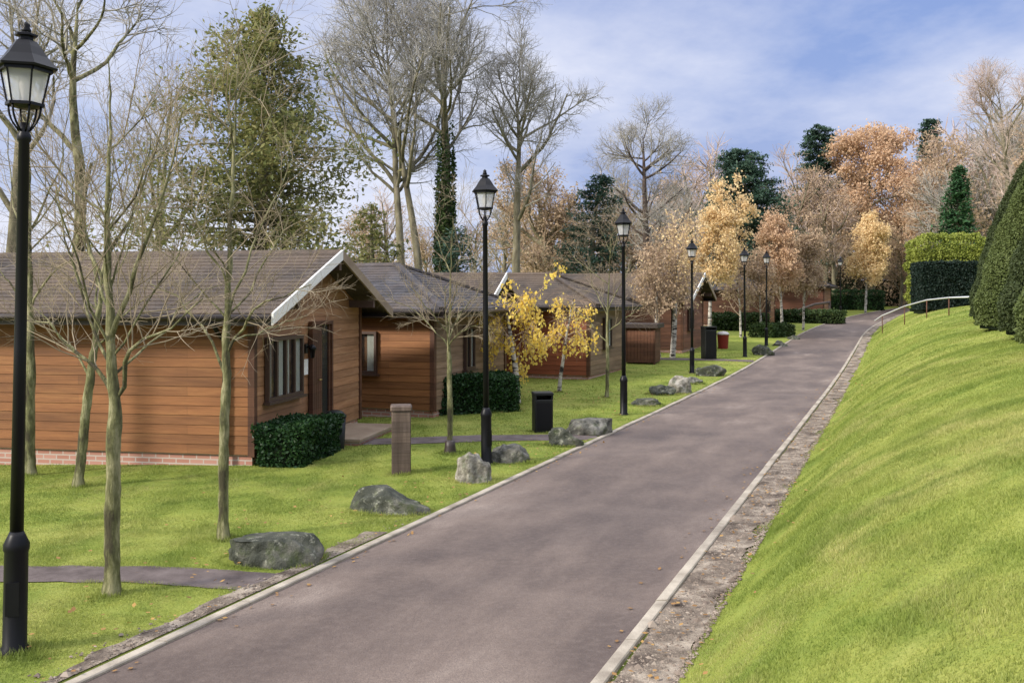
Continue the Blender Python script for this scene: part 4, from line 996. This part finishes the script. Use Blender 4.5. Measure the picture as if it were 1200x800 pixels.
# ------------------------------------------------------------------ leafy oak and the brown wood
OAK = {0: dict(n=16, t0=.25, ang=55, len=5.2, rr=.16, wob=.14, trop=.05, pts=8, rmin=.05, tap=.45),
       1: dict(n=8, t0=.3, ang=45, len=2.6, rr=.06, wob=.15, trop=.03, pts=6, rmin=.02),
       2: dict(n=6, t0=.2, ang=45, len=1.5, rr=.025, wob=.15, trop=.0, pts=5, rmin=.013)}
def leafy(px, d, ytop, label, seed, leafm, P=OAK, scale=1.0, per=6, size=.3, r0=.35, spread=.25, group=None, name='autumn_tree', twig='twig_brown', wob=.05):
    x = xd(px, d); z = gz(x, d); H = zd(ytop, d) - z
    root = thing(name, label, 'tree', (x, d, z), 0, group); t = Tree(seed)
    pts = t.poly((0, 0, -.2), (0, 0, 1), H * .86, 12, wob, .04); rad = np.linspace(1, 0, 12) ** .75 * r0 + .03
    t.add(0, pts, rad); t.sprout(pts, rad, 0, P, scale)
    lv = tip_leaves(t, per, spread, size, t.r, aspect=.75)
    finish(t, root, M['bark_brown'], M[twig], 1, {0: 9, 1: 6, 2: 4}, lv, M[leafm])
    return root
leafy(1022, 96, 152, 'big spreading oak in orange-brown leaf at the end of the drive', 71, 'leaf_orange', scale=1.15, per=30, size=.24)
leafy(645, 58, 192, 'tan-leaved twiggy tree behind the gabled lodge and dark pine', 72, 'leaf_tan', scale=.68, per=9, size=.15, spread=.2)
leafy(968, 84, 200, 'pale beige birch-like tree left of the big oak', 73, 'leaf_tan', scale=.75, per=7, size=.17, twig='twig_pink')
leafy(1085, 90, 190, 'russet tree between the oak and the conical conifer', 74, 'leaf_orange', scale=.8, per=10, size=.2, twig='twig_pink')

WOOD = {0: dict(n=18, t0=.2, ang=42, len=3.4, rr=.09, wob=.12, trop=.06, pts=7, rmin=.03, tap=.45),
        1: dict(n=7, t0=.2, ang=42, len=1.8, rr=.04, wob=.14, trop=.04, pts=6, rmin=.018),
        2: dict(n=6, t0=.15, ang=40, len=1.0, rr=.02, wob=.15, trop=.02, pts=5, rmin=.013)}
WG = 'bare trees of the brown wood behind the lodges'
protos = []
for k, (tw, s) in enumerate((('twig_brown', 81), ('twig_pink', 82), ('twig_brown', 83), ('twig_grey', 84))):
    o, _, H = bare(700 + k, 80, 240, 'x', s, P=WOOD, scale=1.0, r0=.2, twig=tw, group=WG, name='wood_tree', wob=.05)
    protos.append((o, H))
LT = [leafy(1000, 90, 240, 'x', 85 + k, 'leaf_tan', P=WOOD, scale=1.0, per=5, size=.17, group=WG, name='wood_tree', twig='twig_brown', r0=.2) for k in range(2)]
Hl = zd(240, 90) - gz(xd(1000, 90), 90)
wood_lab = {0: 'brown bare twiggy tree in the wood behind the lodges', 1: 'pinkish bare twiggy tree in the wood behind the lodges', 2: 'brown bare twiggy tree in the wood behind the lodges', 3: 'grey bare twiggy tree in the wood behind the lodges', 4: 'twiggy tree holding a few tan leaves in the wood behind the lodges', 5: 'twiggy tree holding a few tan leaves in the wood behind the lodges'}
rw = np.random.default_rng(9)
spots = []
for px, yt in [(430, 250), (455, 225), (500, 262), (560, 250), (585, 235), (615, 240), (632, 225), (668, 245), (705, 240), (722, 222), (740, 250), (770, 235), (792, 200), (812, 190), (828, 170), (850, 215), (866, 235),
               (905, 232), (925, 215), (940, 195), (958, 210), (978, 225), (995, 205), (1040, 215), (1060, 205), (1075, 215), (1100, 165), (1120, 150), (1140, 160), (1160, 140), (1180, 150), (1205, 150), (1225, 140), (1095, 215), (1150, 190), (1172, 185),
               (640, 265), (690, 270), (750, 275), (800, 260), (845, 270), (885, 270), (950, 265), (985, 270), (1030, 265), (1055, 262)]:
    spots.append((px, yt))
for i, (px, yt) in enumerate(spots):
    d = rw.uniform(64, 84) if px < 760 else rw.uniform(84, 118)
    if px > 1090: d = rw.uniform(78, 112)
    k = int(rw.integers(0, 6))
    if px > 900 and rw.uniform() < .5: k = int(rw.choice([1, 4, 5]))
    src, H0 = protos[k] if k < 4 else (LT[k - 4], Hl)
    o = copy_tree(src); x = xd(px, d); z = gz(x, d); H = zd(yt, d) - z
    s = H / H0; o.location = (x, d, z); o.rotation_euler = (0, 0, rw.uniform(0, 6.28)); o.scale = (s * rw.uniform(.85, 1.1), s * rw.uniform(.85, 1.1), s)
    o['label'] = wood_lab[k]
for o, lab in [(p[0], wood_lab[k]) for k, p in enumerate(protos)] + [(LT[k], wood_lab[4 + k]) for k in range(2)]:
    o['label'] = lab
    k = rw.uniform(655, 1080); o.location = (xd(k, 104), 104, gz(xd(k, 104), 104)); o.rotation_euler = (0, 0, rw.uniform(0, 6))

# ------------------------------------------------------------------ hedges and clipped yews
def box_hedge(name, label, loc, rot, sx, sy, h, leafm, n, size, seed, wob=.05, group=None, round_top=.15):
    r = np.random.default_rng(seed)
    root_me = MB(); i = size * .8
    root_me.box(-sx / 2 + i, sx / 2 - i, -sy / 2 + i, sy / 2 - i, -.2, (h - i) * (1 - .55 * round_top), .04)
    A = [2 * sx * h / 2, 2 * sx * h / 2, sy * h, sy * h, sx * sy]; tot = sum(A); P = []
    for f, a in enumerate(A):
        m = int(n * a / tot); u, v = r.uniform(-.5, .5, m), r.uniform(0, 1, m)
        if f < 2: q = np.stack([u * sx, np.full(m, (-.5 if f == 0 else .5) * sy), v * h], -1)
        elif f < 4: q = np.stack([np.full(m, (-.5 if f == 2 else .5) * sx), u * sy, v * h], -1)
        else: q = np.stack([u * sx, (v - .5) * sy, np.full(m, h)], -1)
        P.append(q)
    P = np.concatenate(P)
    lump = np.sin(P[:, 0] * 4.1 + seed) * np.sin(P[:, 1] * 5.3) * np.sin(P[:, 2] * 4.7 + 1) + .6 * np.sin(P[:, 0] * 9 + 2) * np.sin(P[:, 2] * 8)
    c = np.array((0, 0, h / 2)); nrm = unit((P - c) / np.array((sx, sy, h)) * 2)
    e = np.maximum(np.abs(P[:, 0]) / (sx / 2), np.abs(P[:, 1]) / (sy / 2)); P[:, 2] -= np.where(P[:, 2] > h * .8, round_top * np.clip(e - .8, 0, 1) * h, 0)
    P = P + nrm * (wob * lump + r.normal(0, size * .45, len(P)))[:, None]
    P[:, 2] = np.maximum(P[:, 2], .02)
    V, q = leaf_quads(P, size, r, aspect=.7)
    b = len(root_me.v); V = np.concatenate([np.array(root_me.v), V])
    polys = [(np.array([f]), 0) for f in root_me.f] + [(q + b, 1)]
    o = link(name, mesh_np(name, V, polys, [M['core_dark'], M[leafm]])); o.location = loc; o.rotation_euler = (0, 0, rot)
    return tag(o, label, 'hedge', group)
ca, sa = cos(-radians(10.5)), sin(-radians(10.5))
def l1(xl, yl): return (-3.87 + ca * xl - sa * yl, 14.67 + sa * xl + ca * yl)
hx, hy = l1(.44, .72)
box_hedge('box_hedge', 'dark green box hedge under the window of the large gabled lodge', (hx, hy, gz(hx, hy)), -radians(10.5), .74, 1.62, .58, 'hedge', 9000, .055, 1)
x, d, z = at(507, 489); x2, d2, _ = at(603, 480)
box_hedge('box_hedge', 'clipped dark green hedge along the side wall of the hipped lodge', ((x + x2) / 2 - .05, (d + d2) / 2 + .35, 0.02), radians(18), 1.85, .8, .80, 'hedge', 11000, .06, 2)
for k, (pxa, dd, w_, h_, lab, lm) in enumerate([(868, 56, 3.0, .9, 'low green hedge before the dark brown lodge', 'ivy'), (945, 64, 4.6, .75, 'low green hedge beside the far drive under the birches', 'ivy'),
                                                (1003, 86, 4.5, 1.7, 'dark bushes at the bend of the drive under the yellow tree', 'hedge'), (905, 50.5, 2.6, .55, 'low shrubs along the grass behind the small drive-edge stones', 'ivy'),
                                                (1040, 104, 6.0, 2.2, 'dark hedge closing the end of the drive', 'hedge')]):
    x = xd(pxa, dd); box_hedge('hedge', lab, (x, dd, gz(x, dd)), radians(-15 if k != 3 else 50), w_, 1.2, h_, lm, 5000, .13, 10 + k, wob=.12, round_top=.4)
for k, (pxa, dd, w_, h_) in enumerate([(1045, 118, 20, 4.5), (985, 100, 12, 4.0), (930, 96, 12, 4.2), (860, 88, 12, 4.0), (800, 76, 10, 3.2), (740, 70, 10, 3.0), (675, 66, 10, 2.8)]):
    x = xd(pxa, dd); box_hedge('bramble_thicket', 'brown bramble thicket at the foot of the wood', (x, dd, gz(x, dd)), radians(-8), w_, 2.5, h_, 'leaf_tan' if k % 2 else 'thicket', 9000, .22, 60 + k, wob=.45, group='brown thickets at the foot of the wood', round_top=.6)
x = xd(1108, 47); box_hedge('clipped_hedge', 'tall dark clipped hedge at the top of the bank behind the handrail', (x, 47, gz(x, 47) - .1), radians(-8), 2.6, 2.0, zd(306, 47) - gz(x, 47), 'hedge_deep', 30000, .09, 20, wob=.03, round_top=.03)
x = xd(1112, 50.5); box_hedge('golden_hedge', 'rounded yellow-green hedge showing above the dark clipped hedge', (x, 50.5, gz(x, 50.5) - .1), radians(-8), 3.5, 2.4, zd(275, 50.5) - gz(x, 50.5), 'gold_hedge', 30000, .11, 21, wob=.17, round_top=.55)

def yew(x, d, h, rad, label, seed, lm='yew'):
    r = np.random.default_rng(seed); z = gz(x, d)
    prof = lambda f: rad * (np.clip(1 - f, 0, 1) ** .72) * (.90 + .10 * np.clip(f / .12, 0, 1))
    n = 80000
    f = r.uniform(0, 1, n * 3); keep = r.uniform(0, 1, n * 3) < prof(f) / rad + .06; f = f[keep][:n]
    th = r.uniform(0, 2 * pi, len(f)); ph = 5 * f
    rr_ = prof(f) * (1 + .025 * np.sin(3 * th + seed + ph) + .02 * np.sin(7 * th - 2 * ph) + .02 * np.sin(11 * f * 3 + th)) + r.normal(0, .022, len(f))
    P = np.stack([rr_ * np.cos(th), rr_ * np.sin(th), f * h + r.normal(0, .015, len(f)) + .04], -1)
    V, q = leaf_quads(P, .06, r, aspect=.5)
    core = MB(); core.lathe([(prof(t) * .95 + (0.0 if t < 1 else .01), t * h * .985 - .05) for t in np.linspace(0, .995, 18)], 24)
    b = len(core.v)
    quads = [(np.array([f_ for f_ in core.f if len(f_) == 4]), 0)] + [(np.array([f_]), 0) for f_ in core.f if len(f_) != 4] + [(q + b, 1)]
    o = link('clipped_yew', mesh_np('clipped_yew', np.concatenate([np.array(core.v), V]), quads, [M['core_dark'], M[lm]])); o.location = (x, d, z - .03)
    return tag(o, label, 'topiary', 'clipped yew cones along the top of the bank')
for k, (px_, d_, h_, r_, lab) in enumerate([(1208, 28, 4.6, 1.75, 'clipped yew cone farthest back in the row, nearest the handrail'), (1229, 22, 4.1, 1.64, 'clipped yew cone second from the handrail'),
                                            (1280, 17.4, 3.7, 1.60, 'clipped yew cone third from the handrail'), (1334, 13.4, 3.4, 1.58, 'clipped yew cone closest to the viewer, cut by the frame edge')]):
    yew(xd(px_, d_), d_, h_, r_, lab, 40 + k, 'yew_deep' if k in (0, 2) else 'yew')

# ------------------------------------------------------------------ grass, gravel, fallen leaves
def on_path(x, y):
    m = np.zeros(len(x), bool)
    for P, w in PATHS:
        for a, b in zip(P[:-1:3], P[3::3]):
            t = np.clip(((x - a[0]) * (b[0] - a[0]) + (y - a[1]) * (b[1] - a[1])) / max(((b - a) ** 2).sum(), 1e-9), 0, 1)
            m |= (x - a[0] - t * (b[0] - a[0])) ** 2 + (y - a[1] - t * (b[1] - a[1])) ** 2 < (w / 2 - .05) ** 2
    return m
def blades(x, y, h, w, rng):
    n = len(x); z = ground(x, y)
    th = rng.uniform(0, 2 * pi, n); tuft = np.clip(.75 + .35 * np.sin(3.1 * x + 1.7 * y) * np.sin(2.3 * y - 1.1 * x) + .3 * np.sin(7.3 * x - 4.1 * y) * np.sin(5.9 * y + 3 * x), .4, 1.5); hh = .70 * h * tuft * rng.uniform(.5, 1.35, n); ww = w * rng.uniform(.7, 1.3, n)
    lean = rng.normal(0, .45, (n, 2)) * hh[:, None]
    B = np.stack([x, y, z - .004], -1); s = np.stack([np.cos(th) * ww / 2, np.sin(th) * ww / 2, np.zeros(n)], -1)
    T = B + np.stack([lean[:, 0], lean[:, 1], hh], -1)
    return np.stack([B - s, B + s, T], 1).reshape(-1, 3)
rg = np.random.default_rng(3)
Vs = []
def sow(x0, x1, y0, y1, n, h, w, side):
    x = rg.uniform(x0, x1, n); y = rg.uniform(y0, y1, n); wv = x - xr(y)
    px = 600 + x / y * F
    ok = (px > -60) & (px < 1260)
    edge = .05 * (np.sin(y * 2.3) + np.sin(y * 5.1 + 1)) + rg.normal(0, .05, n)
    ok &= (wv > .56 + edge) if side > 0 else (wv < -RW - np.where(y < 9.5, .24, .13) - np.abs(edge) * np.where(y < 9.5, 1.3, .35))
    if side < 0: ok &= ~on_path(x, y)
    dx, dy = x + 3.87, y - 14.67; lx, ly = ca * dx + sa * dy, -sa * dx + ca * dy
    ok &= ~((lx < .02) & (ly > 0) & (ly < 4.75))
    Vs.append(blades(x[ok], y[ok], h, w, rg))
for y0, y1, n, h, wd in ((6.0, 10.5, 190000, .038, .006), (10.5, 15, 170000, .042, .009), (15, 24, 160000, .045, .013), (24, 42, 110000, .05, .024)):
    sow(-.55 * y1, float(xr(y1)) - RW, y0, y1, n, h, wd, -1)
for y0, y1, n, h, wd in ((3.0, 6.5, 150000, .040, .006), (6.5, 11, 210000, .042, .008), (11, 19, 190000, .045, .012), (19, 32, 120000, .05, .02), (32, 52, 70000, .055, .035)):
    sow(float(xr(y0)) + .5, .56 * y1 + .3, y0, y1, n, h, wd, 1)
for o in list(COL.objects):
    if o.parent is not None or o.get('category') not in ('boulder', 'tree', 'lamp post', 'post', 'bin', 'stump'): continue
    X0, Y0 = o.location.x, o.location.y
    if Y0 > 30 or X0 - float(xr(Y0)) > -RW: continue
    if o['category'] == 'boulder':
        bb = np.array(o.bound_box); rx, ry = np.abs(bb[:, 0]).max() * .93, np.abs(bb[:, 1]).max() * .93
    else:
        r_ = {'tree': .07, 'lamp post': .11, 'post': .15, 'bin': .17, 'stump': .1}[o['category']]; rx = ry = r_
    n = int(1500 * (rx + ry)) + 150; a = rg.uniform(0, 2 * pi, n); q = 1 + np.abs(rg.normal(0, .05, n)) / max(rx, .1)
    x, y = X0 + rx * q * np.cos(a), Y0 + ry * q * np.sin(a); ok = (x - xr(y) < -RW - .13) & ~on_path(x, y)
    Vs.append(blades(x[ok], y[ok], .085, .008 if Y0 < 14 else .013, rg))
# rough tussocks and broad weeds here and there on the bank and lawn
for k in range(170):
    y0 = rg.uniform(3.8, 22); side = rg.uniform() < .65
    x0 = float(xr(y0)) + (rg.uniform(.7, 5) if side else -RW - rg.uniform(.4, 5)); m = int(rg.integers(40, 130)); sp_ = rg.uniform(.04, .13)
    x, y = x0 + rg.normal(0, sp_, m), y0 + rg.normal(0, sp_, m); ok = ~on_path(x, y)
    Vs.append(blades(x[ok], y[ok], rg.uniform(.05, .085), .008, rg))
V = np.concatenate(Vs)
tag(link('grass', mesh_np('grass', V, [(np.arange(len(V)).reshape(-1, 3), 0)], M['blade'])), kind='stuff')

def pebbles(x, y, size, rng):
    n = len(x); z = ground(x, y) + .015
    oct_ = np.array([(1, 0, 0), (-1, 0, 0), (0, 1, 0), (0, -1, 0), (0, 0, 1), (0, 0, -1)], float)
    s = (size * rng.lognormal(0, .5, n))[:, None, None] * rng.uniform(.6, 1.2, (n, 6, 1))
    th = rng.uniform(0, 6.28, n); c, sn = np.cos(th), np.sin(th)
    o = oct_[None] * s; o = np.stack([o[..., 0] * c[:, None] - o[..., 1] * sn[:, None], o[..., 0] * sn[:, None] + o[..., 1] * c[:, None], o[..., 2] * .6], -1)
    V = (o + np.stack([x, y, z], -1)[:, None, :]).reshape(-1, 3)
    f = np.array([(0, 2, 4), (2, 1, 4), (1, 3, 4), (3, 0, 4), (2, 0, 5), (1, 2, 5), (3, 1, 5), (0, 3, 5)])
    return V, (f[None] + 6 * np.arange(n)[:, None, None]).reshape(-1, 3)
n = 16000; y = 3 + 25 * rg.beta(1, 1.8, n) ; wv = .12 + .5 * rg.beta(1.6, 1.3, n); x = xr(y) + wv
n2 = 800; y2 = 4 + 7.5 * rg.beta(1.2, 2.2, n2); w2 = -RW - .12 - np.abs(rg.normal(0, .12, n2)); 
V, f = pebbles(np.concatenate([x, xr(y2) + w2]), np.concatenate([y, y2]), .010, rg)
tag(link('gravel', mesh_np('gravel', V, [(f, 0)], M['stone'])), kind='stuff')
n = 1500; y = rg.uniform(4, 40, n); x = np.where(rg.uniform(0, 1, n) < .55, xr(y) - RW - np.abs(rg.normal(0, 1.2, n)), xr(y) + .1 + np.abs(rg.normal(0, .35, n)))
k = rg.normal(0, .9, (500, 2)); x = np.concatenate([x, .6 + k[:, 0] * 1.2]); y = np.concatenate([y, 24.5 + k[:, 1] * 1.6])
ok = (x < xr(y) - RW - .05) | (x > xr(y) + .1)
n3 = 260; y3 = rg.uniform(5, 30, n3); x3 = xr(y3) + np.where(rg.uniform(0, 1, n3) < .5, -RW + np.abs(rg.normal(0, .12, n3)) + .02, -np.abs(rg.normal(0, .15, n3)) - .02)
x, y = np.concatenate([x[ok], x3]), np.concatenate([y[ok], y3])
V, q = leaf_quads(np.stack([x, y, np.where((x < xr(y)) & (x > xr(y) - RW), roadz(y) + .016, ground(x, y) + .04)], -1), .045, rg, aspect=.7, flat=.85)
tag(link('fallen_leaves', mesh_np('fallen_leaves', V, [(q, 0)], M['litter'])), kind='stuff')

# ------------------------------------------------------------------ sky, sun, camera
SUN_AZ, SUN_EL = math.atan2(-0.86, -0.50), radians(30)       # to the left and a little behind the viewer
w = bpy.data.worlds.new('World'); C.world = w; w.use_nodes = True
nt = w.node_tree; nt.nodes.clear()
out = nt.nodes.new('ShaderNodeOutputWorld'); bg = nt.nodes.new('ShaderNodeBackground'); nt.links.new(bg.outputs[0], out.inputs[0])
sky = nt.nodes.new('ShaderNodeTexSky'); sky.sky_type = 'NISHITA'; sky.sun_disc = False
sky.sun_elevation = SUN_EL; sky.sun_rotation = SUN_AZ; sky.air_density = 1.0; sky.dust_density = 1.2; sky.ozone_density = 1.6
tc = nt.nodes.new('ShaderNodeTexCoord'); sp = nt.nodes.new('ShaderNodeSeparateXYZ'); nt.links.new(tc.outputs['Generated'], sp.inputs[0])
def mth(op, a, b=None):
    n_ = nt.nodes.new('ShaderNodeMath'); n_.operation = op
    for i, v in enumerate((a, b)):
        if v is None: continue
        if isinstance(v, (int, float)): n_.inputs[i].default_value = v
        else: nt.links.new(v, n_.inputs[i])
    return n_.outputs[0]
den = mth('ADD', mth('MAXIMUM', sp.outputs[2], 0.0), 0.16)
cx_, cy_ = mth('DIVIDE', sp.outputs[0], den), mth('DIVIDE', sp.outputs[1], den)
cb = nt.nodes.new('ShaderNodeCombineXYZ'); nt.links.new(cx_, cb.inputs[0]); nt.links.new(cy_, cb.inputs[1])
mp = nt.nodes.new('ShaderNodeMapping'); mp.inputs['Location'].default_value = (3.1, 1.7, 0); mp.inputs['Rotation'].default_value = (0, 0, radians(-18)); mp.inputs['Scale'].default_value = (.75, .62, 1)
nt.links.new(cb.outputs[0], mp.inputs[0])
n1 = noise(nt, mp.outputs[0], 1.0, 8, .58); n2 = noise(nt, mp.outputs[0], .45, 4, .5)
white = ramp(nt, n1, [(.42, (0, 0, 0)), (.66, (1, 1, 1))])
grey = ramp(nt, n2, [(.42, (0, 0, 0)), (.66, (1, 1, 1))])
base = mix(nt, .65, sky.outputs[0], (2.7, 3.9, 8.2))
c = mix(nt, mth('MULTIPLY', grey, .55), base, (4.2, 4.8, 7.2))
c = mix(nt, mth('MULTIPLY', mth('MINIMUM', mth('ADD', white, mth('MAXIMUM', mth('MULTIPLY', sp.outputs[0], -1.1), 0.0)), 1.0), .85), c, (8.6, 8.8, 9.9))
mr = nt.nodes.new('ShaderNodeMapRange'); mr.interpolation_type = 'SMOOTHSTEP'       # overhead sky, out of view, brightened to add fill light on the ground
mr.inputs['From Min'].default_value = .34; mr.inputs['From Max'].default_value = .75; mr.inputs['To Min'].default_value = 0; mr.inputs['To Max'].default_value = .85
nt.links.new(sp.outputs[2], mr.inputs['Value'])
c = mix(nt, mr.outputs[0], c, (19.0, 19.5, 21.5))
nt.links.new(c, bg.inputs[0]); bg.inputs[1].default_value = 0.085

sun = bpy.data.lights.new('sun', 'SUN'); sun.energy = 4.2; sun.angle = radians(9.0); sun.color = (1.0, 0.93, 0.82)
so = bpy.data.objects.new('sun', sun); COL.objects.link(so)
dv = np.array((sin(SUN_AZ) * cos(SUN_EL), cos(SUN_AZ) * cos(SUN_EL), sin(SUN_EL)))
import mathutils
so.rotation_euler = mathutils.Vector(-dv).to_track_quat('-Z', 'Y').to_euler(); so.location = (-20, -20, 30)

cam = bpy.data.cameras.new('camera'); co = bpy.data.objects.new('camera', cam); COL.objects.link(co); C.camera = co
co.location = (0, 0, EYE); co.rotation_euler = (radians(90), 0, 0)
cam.sensor_width = 36; cam.lens = F / 1200 * 36; cam.shift_y = -(400 - HOR) / 1200; cam.clip_end = 4000; cam.clip_start = .05

C.render.engine = 'CYCLES'
C.cycles.max_bounces = 5; C.cycles.diffuse_bounces = 3; C.cycles.transparent_max_bounces = 12
C.cycles.use_denoising = True
C.view_settings.view_transform = 'Standard'; C.view_settings.look = 'None'; C.view_settings.exposure = 0.3; C.view_settings.gamma = 1.0
C.view_settings.use_curve_mapping = False
